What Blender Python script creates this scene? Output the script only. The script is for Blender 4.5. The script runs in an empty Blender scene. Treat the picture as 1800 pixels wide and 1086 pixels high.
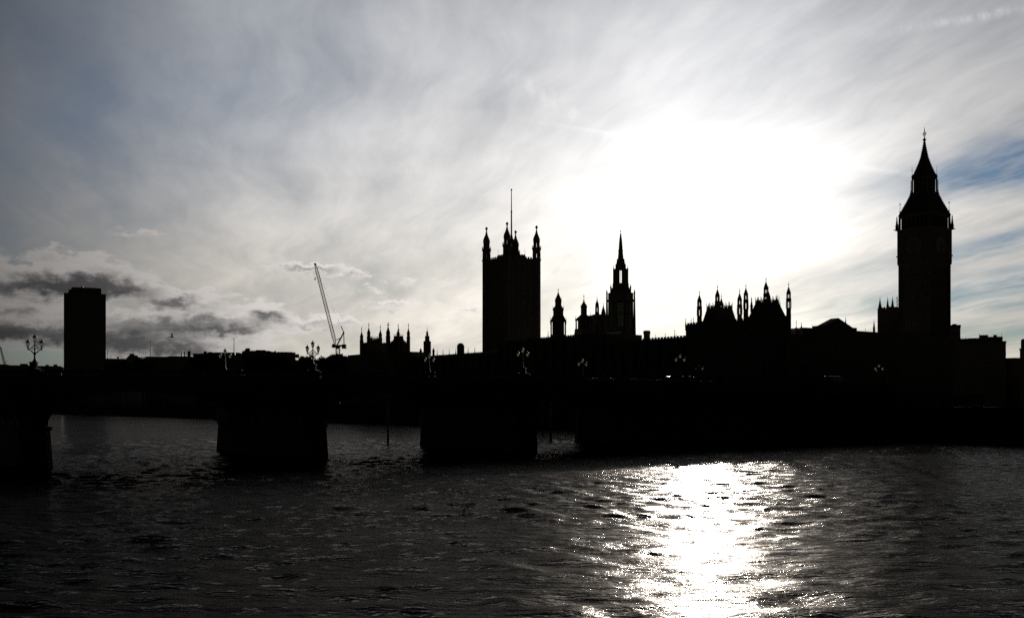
import bpy, bmesh, math, random
import numpy as np
from mathutils import Vector

random.seed(7)
rng = np.random.default_rng(11)
R = math.radians
C = bpy.context.scene.collection
scene = bpy.context.scene

# ------------------------------------------------------------------ camera
FPX, HOR, EYE = 1860.0, 711.0, 7.4          # focal length in photo pixels, horizon row, eye height over water
cam_d = bpy.data.cameras.new("camera")
cam_d.sensor_width = 36.0
cam_d.lens = 36.0 * FPX / 1800.0
cam_d.shift_y = (HOR - 543.0) / 1800.0
cam_d.clip_start = 0.5
cam_d.clip_end = 30000
cam = bpy.data.objects.new("camera", cam_d)
C.objects.link(cam)
cam.location = (0, 0, EYE)
cam.rotation_euler = (R(90), 0, 0)
scene.camera = cam

# ------------------------------------------------------------------ exposure
scene.view_settings.view_transform = 'Standard'
scene.view_settings.look = 'None'
scene.view_settings.exposure = 0.0
scene.view_settings.gamma = 1.0
scene.view_settings.use_curve_mapping = False
scene.cycles.use_denoising = False
scene.cycles.max_bounces = 6
scene.cycles.sample_clamp_indirect = 4.0
scene.cycles.caustics_reflective = False
scene.cycles.caustics_refractive = False

# ------------------------------------------------------------------ sun
SUN_AZ = math.atan2(1238 - 900, FPX)                 # to the right of straight ahead
SUN_EL = math.atan2(HOR - 330, math.hypot(FPX, 338))
SUN_DIR = Vector((math.sin(SUN_AZ) * math.cos(SUN_EL), math.cos(SUN_AZ) * math.cos(SUN_EL), math.sin(SUN_EL)))
sun_d = bpy.data.lights.new("sun", 'SUN')
sun_d.energy = 5.0
sun_d.angle = R(0.6)
sun_d.color = (1.0, 0.93, 0.84)
sun = bpy.data.objects.new("sun", sun_d)
C.objects.link(sun)
sun.rotation_euler = SUN_DIR.to_track_quat('Z', 'Y').to_euler()

# ------------------------------------------------------------------ sky
world = bpy.data.worlds.new("World")
scene.world = world
world.use_nodes = True
WT = world.node_tree
WT.nodes.clear()


class G:
    """tiny arithmetic helper on a node tree"""
    def __init__(s, t): s.t = t

    def n(s, kind, **kw):
        nd = s.t.nodes.new(kind)
        for k, v in kw.items(): setattr(nd, k, v)
        return nd

    def put(s, sock, v):
        if isinstance(v, (int, float)): sock.default_value = v
        elif isinstance(v, (tuple, list)):
            sock.default_value = tuple(v) + ((1.0,) if len(v) == 3 and len(sock.default_value) == 4 else ())
        else: s.t.links.new(v, sock)

    def m(s, op, *a, clamp=False):
        nd = s.n('ShaderNodeMath', operation=op); nd.use_clamp = clamp
        for i, v in enumerate(a): s.put(nd.inputs[i], v)
        return nd.outputs[0]

    def vm(s, op, *a):
        nd = s.n('ShaderNodeVectorMath', operation=op)
        for i, v in enumerate(a): s.put(nd.inputs[i], v)
        return nd.outputs['Value'] if op in ('DOT_PRODUCT', 'LENGTH') else nd.outputs[0]

    def vec(s, x, y, z):
        nd = s.n('ShaderNodeCombineXYZ')
        for i, v in enumerate((x, y, z)): s.put(nd.inputs[i], v)
        return nd.outputs[0]

    def noise(s, v, scale, detail=4, rough=0.55, dist=0.0, out=0):
        nd = s.n('ShaderNodeTexNoise')
        s.put(nd.inputs['Vector'], v)
        nd.inputs['Scale'].default_value = scale; nd.inputs['Detail'].default_value = detail
        nd.inputs['Roughness'].default_value = rough; nd.inputs['Distortion'].default_value = dist
        return nd.outputs[out]

    def ss(s, x, a, b, lo=0.0, hi=1.0):
        nd = s.n('ShaderNodeMapRange'); nd.interpolation_type = 'SMOOTHSTEP'
        s.put(nd.inputs[0], x)
        for i, v in enumerate((a, b, lo, hi)): s.put(nd.inputs[1 + i], v)
        return nd.outputs[0]

    def mix(s, f, a, b, mode='MIX'):
        nd = s.n('ShaderNodeMix', data_type='RGBA', blend_type=mode)
        nd.clamp_factor = True
        s.put(nd.inputs[0], f); s.put(nd.inputs[6], a); s.put(nd.inputs[7], b)
        return nd.outputs[2]

    def gauss(s, u, v, cx, cy, rx, ry, rot=0.0):
        if rot:
            c, k = math.cos(rot), math.sin(rot)
            du = s.m('ADD', u, -cx); dv = s.m('ADD', v, -cy)
            a = s.m('MULTIPLY_ADD', du, c / rx, s.m('MULTIPLY', dv, k / rx))
            b = s.m('MULTIPLY_ADD', dv, c / ry, s.m('MULTIPLY', du, -k / ry))
        else:
            a = s.m('MULTIPLY_ADD', u, 1 / rx, -cx / rx)
            b = s.m('MULTIPLY_ADD', v, 1 / ry, -cy / ry)
        q = s.m('MULTIPLY_ADD', b, b, s.m('MULTIPLY', a, a))
        return s.m('EXPONENT', s.m('MULTIPLY', q, -1.0))


def ang(px, py):
    """photo pixel of a far thing -> azimuth and elevation in degrees"""
    x = (px - 900) / FPX; z = (HOR - py) / FPX
    return math.degrees(math.atan(x)), math.degrees(math.atan2(z, math.hypot(1, x)))


DEG = 57.2958
PXD = DEG / FPX                                # degrees per photo pixel near the middle

w = G(WT)
tc = w.n('ShaderNodeTexCoord')
D = tc.outputs['Generated']
sep = w.n('ShaderNodeSeparateXYZ'); WT.links.new(D, sep.inputs[0])
dx, dy, dz = sep.outputs
az = w.m('MULTIPLY', w.m('ARCTAN2', dx, dy), DEG)
el = w.m('MULTIPLY', w.m('ARCSINE', dz), DEG)
cosT = w.vm('DOT_PRODUCT', D, tuple(SUN_DIR))
th = w.m('MULTIPLY', w.m('ARCCOSINE', w.m('MINIMUM', cosT, 0.999999)), DEG)

sky = w.n('ShaderNodeTexSky', sky_type='NISHITA')
sky.sun_disc = False
sky.sun_elevation = SUN_EL
sky.sun_rotation = SUN_AZ
sky.air_density = 1.0; sky.dust_density = 0.3; sky.ozone_density = 3.0
STR = 0.06

# thin cloud sheet lit from behind: bright round the sun, falling off with the angle from it
glow = w.m('MULTIPLY', w.m('EXPONENT', w.m('MULTIPLY', th, -1 / 22.4)), 1.70)
glow = w.m('DIVIDE', glow, w.m('POWER', w.m('ADD', 1.0, w.m('POWER', w.m('MULTIPLY', glow, 1 / 1.2), 3.0)), 0.3333))   # levels off near the sun
glow = w.m('ADD', w.m('MULTIPLY', glow, w.m('MULTIPLY', w.m('MULTIPLY', w.ss(el, 8.0, 18.0, 1.0, 0.71), w.ss(az, 14.0, 27.0, 1.0, 0.72)), w.ss(th, 22.0, 44.0, 1.0, 0.22))),
           w.m('MULTIPLY', w.m('EXPONENT', w.m('MULTIPLY', w.m('POWER', w.m('MULTIPLY', th, 1 / 7.5), 2.0), -1.0)), 0.45))
glow = w.m('MULTIPLY', w.m('ADD', glow, 0.003), w.ss(el, 19.5, 27.5, 1.0, 0.05))   # unseen sky above the view, dimmed to darken water and facades

# cloud-sheet coordinates: a flat layer overhead, streaks running towards one point of the horizon
zz = w.m('MAXIMUM', dz, 0.0)
inv = w.m('DIVIDE', 1.0, w.m('ADD', zz, 0.09))
pxy = w.vec(w.m('MULTIPLY', dx, inv), w.m('MULTIPLY', dy, inv), 0.0)
VPA = math.atan((430 - 900) / FPX)
rotn = w.n('ShaderNodeVectorRotate', rotation_type='Z_AXIS')
WT.links.new(pxy, rotn.inputs['Vector']); rotn.inputs['Angle'].default_value = VPA
sp = w.n('ShaderNodeSeparateXYZ'); WT.links.new(rotn.outputs[0], sp.inputs[0])
qx, qy = sp.outputs[0], sp.outputs[1]
warp = w.noise(pxy, 0.9, 3, 0.5)
qx2 = w.m('ADD', qx, w.m('MULTIPLY', warp, 0.45))
streak = w.noise(w.vec(w.m('MULTIPLY', qx2, 1.0), w.m('MULTIPLY', qy, 0.16), 0.0), 1.7, 6, 0.55, 0.12)
fine = w.noise(w.vec(w.m('MULTIPLY', qx2, 1.0), w.m('MULTIPLY', qy, 0.22), 3.0), 6.5, 6, 0.6, 0.15)
patch = w.noise(w.vec(qx, w.m('MULTIPLY', qy, 0.6), 7.0), 0.8, 4, 0.5, 0.2)
puff = w.noise(w.vec(w.m('MULTIPLY', az, 0.07), w.m('MULTIPLY', el, 0.16), 1.0), 1.6, 5, 0.58, 0.2)

# how thick the sheet is, and where it opens to blue
vnz = w.noise(w.vec(az, w.m('MULTIPLY', el, 2.2), 0.0), 0.22, 5, 0.6)
azw = w.m('ADD', az, w.m('MULTIPLY', w.m('ADD', vnz, -0.5), 5.0))
elw = w.m('ADD', el, w.m('MULTIPLY', w.m('ADD', vnz, -0.5), 2.2))


def hole(px, py, rx, ry, deg=0.0, u=None, v=None):
    a, e = ang(px, py)
    return w.gauss(u or azw, v or elw, a, e, rx * PXD, ry * PXD, R(deg))


blue_r = w.m('ADD', w.m('MULTIPLY', hole(1850, 268, 230, 40, 10), 1.2), w.m('MULTIPLY', hole(1800, 420, 190, 22, 9), 0.75))
blue_r = w.m('ADD', blue_r, w.m('MULTIPLY', hole(1770, 508, 260, 26, 7), 1.05))
blue_r = w.m('ADD', blue_r, w.m('MULTIPLY', hole(1730, 590, 260, 20, 4), 0.6))
blue_l = w.m('ADD', w.m('MULTIPLY', hole(350, 165, 300, 75, 8), 0.20), w.m('MULTIPLY', hole(-60, 20, 320, 330), 0.12))
blue_l = w.m('ADD', blue_l, w.m('MULTIPLY', hole(-20, 345, 260, 150), 0.09))
blue_l = w.m('ADD', blue_l, w.m('MULTIPLY', hole(60, 615, 330, 35), 0.4))
thin = w.m('ADD', blue_r, blue_l)
tex = w.m('ADD', w.m('MULTIPLY', w.m('ADD', streak, -0.5), 1.0), w.m('MULTIPLY', w.m('ADD', fine, -0.5), 0.75))
tex = w.m('ADD', tex, w.m('MULTIPLY', w.m('ADD', patch, -0.5), 0.65))
tex = w.m('ADD', tex, w.m('MULTIPLY', w.m('ADD', puff, -0.5), 0.5))
tex = w.m('MULTIPLY', tex, w.m('MULTIPLY', w.ss(az, -16.0, 16.0, 0.78, 1.15), w.ss(th, 5.0, 17.0, 0.6, 1.0)))
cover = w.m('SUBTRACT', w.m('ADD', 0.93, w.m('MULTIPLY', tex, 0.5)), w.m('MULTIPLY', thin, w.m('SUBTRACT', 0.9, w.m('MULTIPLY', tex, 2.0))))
cover = w.m('MINIMUM', w.m('MAXIMUM', w.m('MAXIMUM', cover, 0.0), w.m('MAXIMUM', w.ss(th, 40.0, 60.0), w.ss(el, 22.0, 34.0))), 1.0)  # closed cover added overhead and behind the camera to cut ambient light
lum = w.m('MULTIPLY', glow, w.m('ADD', 1.0, w.m('MULTIPLY', tex, 0.75)))

# colour of the sheet: bluish high and far from the sun, warm towards the horizon
warm = w.ss(el, 1.0, 20.0, 1.0, 0.0)
far = w.ss(th, 8.0, 34.0, 0.0, 1.0)
ctint = w.mix(warm, (1.0, 1.0, 1.015), (1.075, 1.0, 0.885))
ctint = w.mix(w.m('MULTIPLY', far, w.ss(el, 7.0, 18.0, 0.0, 1.0)), ctint, (0.92, 0.985, 1.09))
sheet = w.vm('MULTIPLY', ctint, w.vec(lum, lum, lum))
clear = w.vm('MULTIPLY', sky.outputs[0], (STR * 0.44, STR * 0.545, STR * 0.69))
# the clear air seen between the clouds, dimmed far from the sun
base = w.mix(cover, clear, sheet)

# contrails and small high puffs
trail = None
cw = w.m('ADD', el, w.m('MULTIPLY', w.m('ADD', w.noise(w.vec(az, 0.0, 5.0), 0.35, 3), -0.5), 0.45))
for (x0, y0, x1, y1, wd, amp) in ((985, 222, 1330, 272, 2.6, 0.09), (1330, 272, 1600, 306, 3.0, 0.10)):
    a0, e0 = ang(x0, y0); a1, e1 = ang(x1, y1)
    g_ = w.m('MULTIPLY', w.gauss(az, cw, (a0 + a1) / 2, (e0 + e1) / 2, math.hypot(a1 - a0, e1 - e0) * 0.55, wd * PXD * 1.4,
                                 math.atan2(e1 - e0, a1 - a0)), amp)
    trail = g_ if trail is None else w.m('ADD', trail, g_)
rib = w.noise(w.vec(az, w.m('MULTIPLY', el, 0.5), 2.0), 2.6, 3, 0.6)
for (px, py, rx, ry, rot, amp) in ((1730, 28, 110, 7, 2, 0.16), (945, 160, 60, 16, -28, 0.10), (1003, 200, 14, 12, 0, 0.10)):
    trail = w.m('ADD', trail, w.m('MULTIPLY', w.m('MULTIPLY', hole(px, py, rx, ry, rot, az, el), w.ss(rib, 0.25, 0.70)), amp))
base = w.vm('ADD', base, w.vec(trail, trail, trail))

# low cumulus over the left horizon: thin lit rims round thick dark cores
n1 = w.noise(w.vec(az, w.m('MULTIPLY', el, 2.1), 0.0), 0.62, 8, 0.64, 0.1)
n3 = w.noise(w.vec(az, w.m('MULTIPLY', el, 1.6), 4.0), 1.2, 6, 0.6)
n2 = w.noise(w.vec(az, w.m('MULTIPLY', el, 2.0), 9.0), 0.21, 4, 0.5)
ua = w.m('ADD', az, w.m('MULTIPLY', w.m('ADD', n2, -0.5), 3.2))
va = w.m('ADD', el, w.m('MULTIPLY', w.m('ADD', n3, -0.5), 1.6))
strat = w.noise(w.vec(w.m('MULTIPLY', az, 0.30), w.m('MULTIPLY', el, 1.5), 2.0), 0.9, 5, 0.55, 0.2)
blobs = ((60, 492, 105, 20, 1.2), (150, 484, 62, 23, 1.2), (215, 502, 38, 13, .75), (300, 526, 78, 15, 1.3), (375, 556, 66, 11, 1.0), (420, 575, 60, 10, .6),
         (465, 546, 24, 12, 1.4), (40, 574, 180, 21, 1.35), (20, 545, 60, 8, .55), (290, 596, 130, 23, 1.45), (240, 558, 80, 10, .75), (340, 572, 100, 11, .95),
         (530, 470, 62, 7, .95), (600, 482, 42, 6, .8), (560, 566, 75, 8, .95), (650, 508, 30, 7, .5), (700, 537, 70, 7, .6),
         (705, 487, 22, 9, .5), (835, 548, 28, 7, .65), (260, 412, 50, 9, .36), (85, 447, 60, 8, .42), (-200, 510, 160, 40, .9))
dens = core = None
for (px, py, rx, ry, amp) in blobs:
    rx *= 1.1; ry *= 1.2
    a, e = ang(px, py)
    g1 = w.m('MULTIPLY', w.gauss(ua, va, a, e, rx * PXD, ry * PXD), amp)
    g2 = w.m('MULTIPLY', w.gauss(ua, va, a + 2 * PXD, e - ry * 0.42 * PXD, rx * 0.92 * PXD, ry * 0.75 * PXD), amp)
    dens = g1 if dens is None else w.m('ADD', dens, g1)
    core = g2 if core is None else w.m('ADD', core, g2)
nn = w.m('MULTIPLY', w.m('ADD', n1, -0.5), 2.6)
sn = w.m('MULTIPLY', w.m('ADD', strat, -0.5), 2.2)
nn = w.m('ADD', nn, sn)
dfull = w.m('ADD', dens, w.m('MULTIPLY', nn, w.m('MINIMUM', w.m('MULTIPLY', dens, 1.6), 1.0)))
cfull = w.m('ADD', w.m('MULTIPLY', core, 0.62), w.m('MULTIPLY', nn, 0.30))
alpha = w.ss(dfull, 0.14, 0.56, 0.0, 0.95)
dark = w.ss(cfull, 0.04, 1.05, 0.0, 0.96)
gl2 = w.m('ADD', w.m('MULTIPLY', glow, 1.0), 0.07)
rim = w.vm('MULTIPLY', w.vec(gl2, gl2, gl2), (1.08, 1.02, 0.97))
cored = w.m('ADD', w.m('MULTIPLY', glow, 0.13), 0.003)
corec = w.vm('MULTIPLY', w.vec(cored, cored, cored), (0.98, 0.98, 1.06))
cum = w.mix(dark, rim, corec)
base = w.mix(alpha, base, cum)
# below the horizon: dark land colour
base = w.mix(w.ss(el, -1.5, -0.2), (0.004, 0.004, 0.004), base)

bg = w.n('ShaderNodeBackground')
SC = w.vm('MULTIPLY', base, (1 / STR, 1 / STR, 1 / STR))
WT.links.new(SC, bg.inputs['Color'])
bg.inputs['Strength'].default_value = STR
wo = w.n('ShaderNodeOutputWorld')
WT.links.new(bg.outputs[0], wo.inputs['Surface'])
world.cycles.sampling_method = 'MANUAL'
world.cycles.sample_map_resolution = 512


# ------------------------------------------------------------------ materials
MATS = {}


def mat(name, col, rough=0.85, var=0.35, scale=0.6, metal=0.0, bump=0.15, spec=0.3, coat=0.0):
    if name in MATS: return MATS[name]
    m = bpy.data.materials.new(name); m.use_nodes = True
    g = G(m.node_tree); b = m.node_tree.nodes['Principled BSDF']
    co = g.n('ShaderNodeTexCoord').outputs['Object']
    n1_ = g.noise(co, scale, 6, 0.6); n2_ = g.noise(co, scale * 9, 4, 0.6)
    f = g.m('ADD', g.m('MULTIPLY', n1_, 0.65), g.m('MULTIPLY', n2_, 0.35))
    lo = tuple(c * (1 - var) for c in col); hi = tuple(min(1, c * (1 + var)) for c in col)
    g.put(b.inputs['Base Color'], g.mix(g.ss(f, 0.3, 0.7), lo, hi))
    b.inputs['Roughness'].default_value = rough
    b.inputs['Metallic'].default_value = metal
    b.inputs['Specular IOR Level'].default_value = spec
    b.inputs['Coat Weight'].default_value = coat
    if bump:
        bp = g.n('ShaderNodeBump'); bp.inputs['Strength'].default_value = bump; bp.inputs['Distance'].default_value = 0.05
        g.put(bp.inputs['Height'], n2_); g.put(b.inputs['Normal'], bp.outputs[0])
    MATS[name] = m
    return m


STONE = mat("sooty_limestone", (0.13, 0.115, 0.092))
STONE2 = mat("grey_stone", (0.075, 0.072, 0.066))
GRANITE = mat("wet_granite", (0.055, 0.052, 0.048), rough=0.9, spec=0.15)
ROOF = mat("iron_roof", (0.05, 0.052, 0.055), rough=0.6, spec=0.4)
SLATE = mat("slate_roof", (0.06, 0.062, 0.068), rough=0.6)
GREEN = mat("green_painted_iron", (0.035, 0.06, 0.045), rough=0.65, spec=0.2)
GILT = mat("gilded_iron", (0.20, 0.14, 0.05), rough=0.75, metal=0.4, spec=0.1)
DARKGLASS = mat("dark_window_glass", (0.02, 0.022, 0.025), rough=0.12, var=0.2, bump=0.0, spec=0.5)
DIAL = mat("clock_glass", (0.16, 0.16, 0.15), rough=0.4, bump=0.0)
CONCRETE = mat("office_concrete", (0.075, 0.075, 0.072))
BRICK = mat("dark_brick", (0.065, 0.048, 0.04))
STEEL = mat("crane_steel", (0.06, 0.045, 0.03), rough=0.9, spec=0.1)
TIMBER = mat("wet_timber", (0.06, 0.05, 0.04), rough=0.5)
ASPHALT = mat("asphalt", (0.05, 0.05, 0.05), rough=0.9)
EARTH = mat("paving_and_earth", (0.10, 0.095, 0.085), scale=0.1)
BARK = mat("bark", (0.07, 0.055, 0.04))
LEAF = mat("autumn_leaf", (0.045, 0.05, 0.025), rough=1.0, scale=0.25, spec=0.0)
TYRE = mat("rubber", (0.02, 0.02, 0.02))
FEATHER = mat("gull_feather", (0.30, 0.30, 0.31), scale=3)


def lamp_glass_mat():
    m = bpy.data.materials.new("frosted_lamp_glass"); m.use_nodes = True
    g = G(m.node_tree); t = m.node_tree
    t.nodes.remove(t.nodes['Principled BSDF'])
    tr = g.n('ShaderNodeBsdfTranslucent'); tr.inputs['Color'].default_value = (0.32, 0.345, 0.29, 1)
    tp = g.n('ShaderNodeBsdfTransparent'); tp.inputs['Color'].default_value = (0.30, 0.33, 0.29, 1)
    co = g.n('ShaderNodeTexCoord').outputs['Object']
    mx = g.n('ShaderNodeMixShader')
    g.put(mx.inputs[0], g.ss(g.noise(co, 6.0, 3), 0.35, 0.65, 0.25, 0.5))
    t.links.new(tr.outputs[0], mx.inputs[1]); t.links.new(tp.outputs[0], mx.inputs[2])
    t.links.new(mx.outputs[0], t.nodes['Material Output'].inputs['Surface'])
    return m


def leaded_glass_mat():
    m = bpy.data.materials.new("leaded_window_glass"); m.use_nodes = True
    g = G(m.node_tree); t = m.node_tree
    t.nodes.remove(t.nodes['Principled BSDF'])
    gl = g.n('ShaderNodeBsdfGlossy'); gl.inputs['Color'].default_value = (0.05, 0.06, 0.05, 1); gl.inputs['Roughness'].default_value = 0.2
    tp = g.n('ShaderNodeBsdfTransparent')
    co = g.n('ShaderNodeTexCoord').outputs['Object']
    g.put(tp.inputs['Color'], g.mix(g.noise(co, 1.5, 3), (0.03, 0.04, 0.03), (0.16, 0.19, 0.15)))
    mx = g.n('ShaderNodeMixShader'); mx.inputs[0].default_value = 0.8
    t.links.new(gl.outputs[0], mx.inputs[1]); t.links.new(tp.outputs[0], mx.inputs[2])
    t.links.new(mx.outputs[0], t.nodes['Material Output'].inputs['Surface'])
    return m


LAMPGLASS = lamp_glass_mat()
LEADED = leaded_glass_mat()


def paint(name, col): return mat(name, col, rough=0.25, var=0.08, bump=0.0, spec=0.5, coat=0.6)


# ------------------------------------------------------------------ mesh helpers
class MB:
    def __init__(s): s.v = []; s.f = []

    def add(s, vs, fs):
        o = len(s.v); s.v += [tuple(v) for v in vs]; s.f += [tuple(i + o for i in f) for f in fs]; return s

    def box(s, x0, x1, y0, y1, z0, z1): return s.frus(x0, x1, y0, y1, z0, x0, x1, y0, y1, z1)

    def frus(s, x0, x1, y0, y1, z0, X0, X1, Y0, Y1, z1):
        return s.add([(x0, y0, z0), (x1, y0, z0), (x1, y1, z0), (x0, y1, z0), (X0, Y0, z1), (X1, Y0, z1), (X1, Y1, z1), (X0, Y1, z1)],
                     [(3, 2, 1, 0), (4, 5, 6, 7), (0, 1, 5, 4), (1, 2, 6, 5), (2, 3, 7, 6), (3, 0, 4, 7)])

    def lathe(s, cx, cy, prof, n=8, rot=0.0):
        """prof: (z, r) from the bottom up"""
        vs = []; fs = []
        for z, r in prof:
            for k in range(n):
                a = rot + 2 * math.pi * k / n
                vs.append((cx + r * math.cos(a), cy + r * math.sin(a), z))
        for i in range(len(prof) - 1):
            for k in range(n):
                a = i * n + k; b = i * n + (k + 1) % n
                fs.append((a, b, b + n, a + n))
        fs.append(tuple(range(n - 1, -1, -1))); fs.append(tuple(range((len(prof) - 1) * n, len(prof) * n)))
        return s.add(vs, fs)

    def tube(s, p, q, r0, r1=None, n=6):
        p = Vector(p); q = Vector(q); r1 = r0 if r1 is None else r1
        d = (q - p).normalized(); u = d.orthogonal().normalized(); v = d.cross(u)
        vs = []
        for c, r in ((p, r0), (q, r1)):
            for k in range(n):
                a = 2 * math.pi * k / n
                vs.append(c + u * (r * math.cos(a)) + v * (r * math.sin(a)))
        fs = [(k, (k + 1) % n, n + (k + 1) % n, n + k) for k in range(n)] + [tuple(range(n - 1, -1, -1)), tuple(range(n, 2 * n))]
        return s.add(vs, fs)

    def path(s, pts, r0, r1=None, n=6):
        r1 = r0 if r1 is None else r1; m = len(pts) - 1
        for i in range(m): s.tube(pts[i], pts[i + 1], r0 + (r1 - r0) * i / m, r0 + (r1 - r0) * (i + 1) / m, n)
        return s

    def ext_y(s, poly, y0, y1):
        """polygon in x,z pushed along y"""
        n = len(poly)
        vs = [(x, y0, z) for x, z in poly] + [(x, y1, z) for x, z in poly]
        return s.add(vs, [tuple(range(n)), tuple(range(2 * n - 1, n - 1, -1))] + [(i, i + n, (i + 1) % n + n, (i + 1) % n) for i in range(n)])

    def ext_x(s, poly, x0, x1):
        n = len(poly)
        vs = [(x0, y, z) for y, z in poly] + [(x1, y, z) for y, z in poly]
        return s.add(vs, [tuple(range(n)), tuple(range(2 * n - 1, n - 1, -1))] + [(i, i + n, (i + 1) % n + n, (i + 1) % n) for i in range(n)])

    def ext_z(s, poly, z0, z1):
        n = len(poly)
        vs = [(x, y, z0) for x, y in poly] + [(x, y, z1) for x, y in poly]
        return s.add(vs, [tuple(range(n)), tuple(range(2 * n - 1, n - 1, -1))] + [(i, i + n, (i + 1) % n + n, (i + 1) % n) for i in range(n)])

    def ring_posts(s, cx, cy, r, z0, z1, n, pr, rot=0.0):
        for k in range(n):
            a = rot + 2 * math.pi * k / n
            s.lathe(cx + r * math.cos(a), cy + r * math.sin(a), [(z0, pr), (z1, pr)], 4, a + math.pi / 4)
        return s

    def ball(s, c, r, n=8):
        return s.lathe(c[0], c[1], [(c[2] - r, r * 0.05), (c[2] - r * .7, r * .7), (c[2], r), (c[2] + r * .7, r * .7), (c[2] + r, r * 0.05)], n)

    def build(s, name, m, parent=None, smooth=False, loc=None):
        me = bpy.data.meshes.new(name); me.from_pydata(s.v, [], s.f)
        bm = bmesh.new(); bm.from_mesh(me)
        bmesh.ops.recalc_face_normals(bm, faces=bm.faces)
        bm.to_mesh(me); bm.free()
        me.materials.append(m)
        if smooth: me.polygons.foreach_set('use_smooth', [True] * len(me.polygons))
        o = bpy.data.objects.new(name, me); C.objects.link(o)
        if parent: o.parent = parent
        if loc: o.location = loc
        return o


TH = math.atan2(0.579, 0.815)                 # the bridge runs along local x, the palace front along local y
E = Vector((0.815, 0.579)); S = Vector((-0.579, 0.815)); O0 = Vector((-54.9, 126.0))
GZ = 5.75                                      # street level over the water


def LW(e, s): return O0 + E * e + S * s


def toL(X, Y):
    d = Vector((X, Y)) - O0
    k = E.length_squared
    return d.dot(E) / k, d.dot(S) / k


def px2x(px, Y): return (px - 900) / FPX * Y


def zy(py, Y): return EYE + (HOR - py) / FPX * Y


def tag(o, label=None, cat=None, group=None, kind=None):
    if label: o['label'] = label
    if cat: o['category'] = cat
    if group: o['group'] = group
    if kind: o['kind'] = kind
    return o


def empty(name, X, Y, z=0.0, rz=TH):
    o = bpy.data.objects.new(name, None); o.empty_display_size = 1.0
    o.location = (X, Y, z); o.rotation_euler = (0, 0, rz); C.objects.link(o)
    return o


def copy_tree(o, parent=None):
    c = o.copy(); C.objects.link(c)
    if parent: c.parent = parent
    for ch in o.children: copy_tree(ch, c)
    return c


# ------------------------------------------------------------------ ground and water
g = MB()
prof = [(-6000, GZ), (-31.5, GZ), (-31.2, -5), (166.0, -5), (166.4, GZ), (9000, GZ)]
vs = []
for s_ in (-4000, -150, 0, 28, 330, 2000, 9000):
    for e_, z_ in prof:
        p = LW(e_, s_); vs.append((p.x, p.y, z_))
n_ = len(prof)
fs = [(i * n_ + k, i * n_ + k + 1, (i + 1) * n_ + k + 1, (i + 1) * n_ + k) for i in range(6) for k in range(n_ - 1)]
ground = g.add(vs, fs).build('ground', EARTH)
tag(ground, kind='structure')


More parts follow.
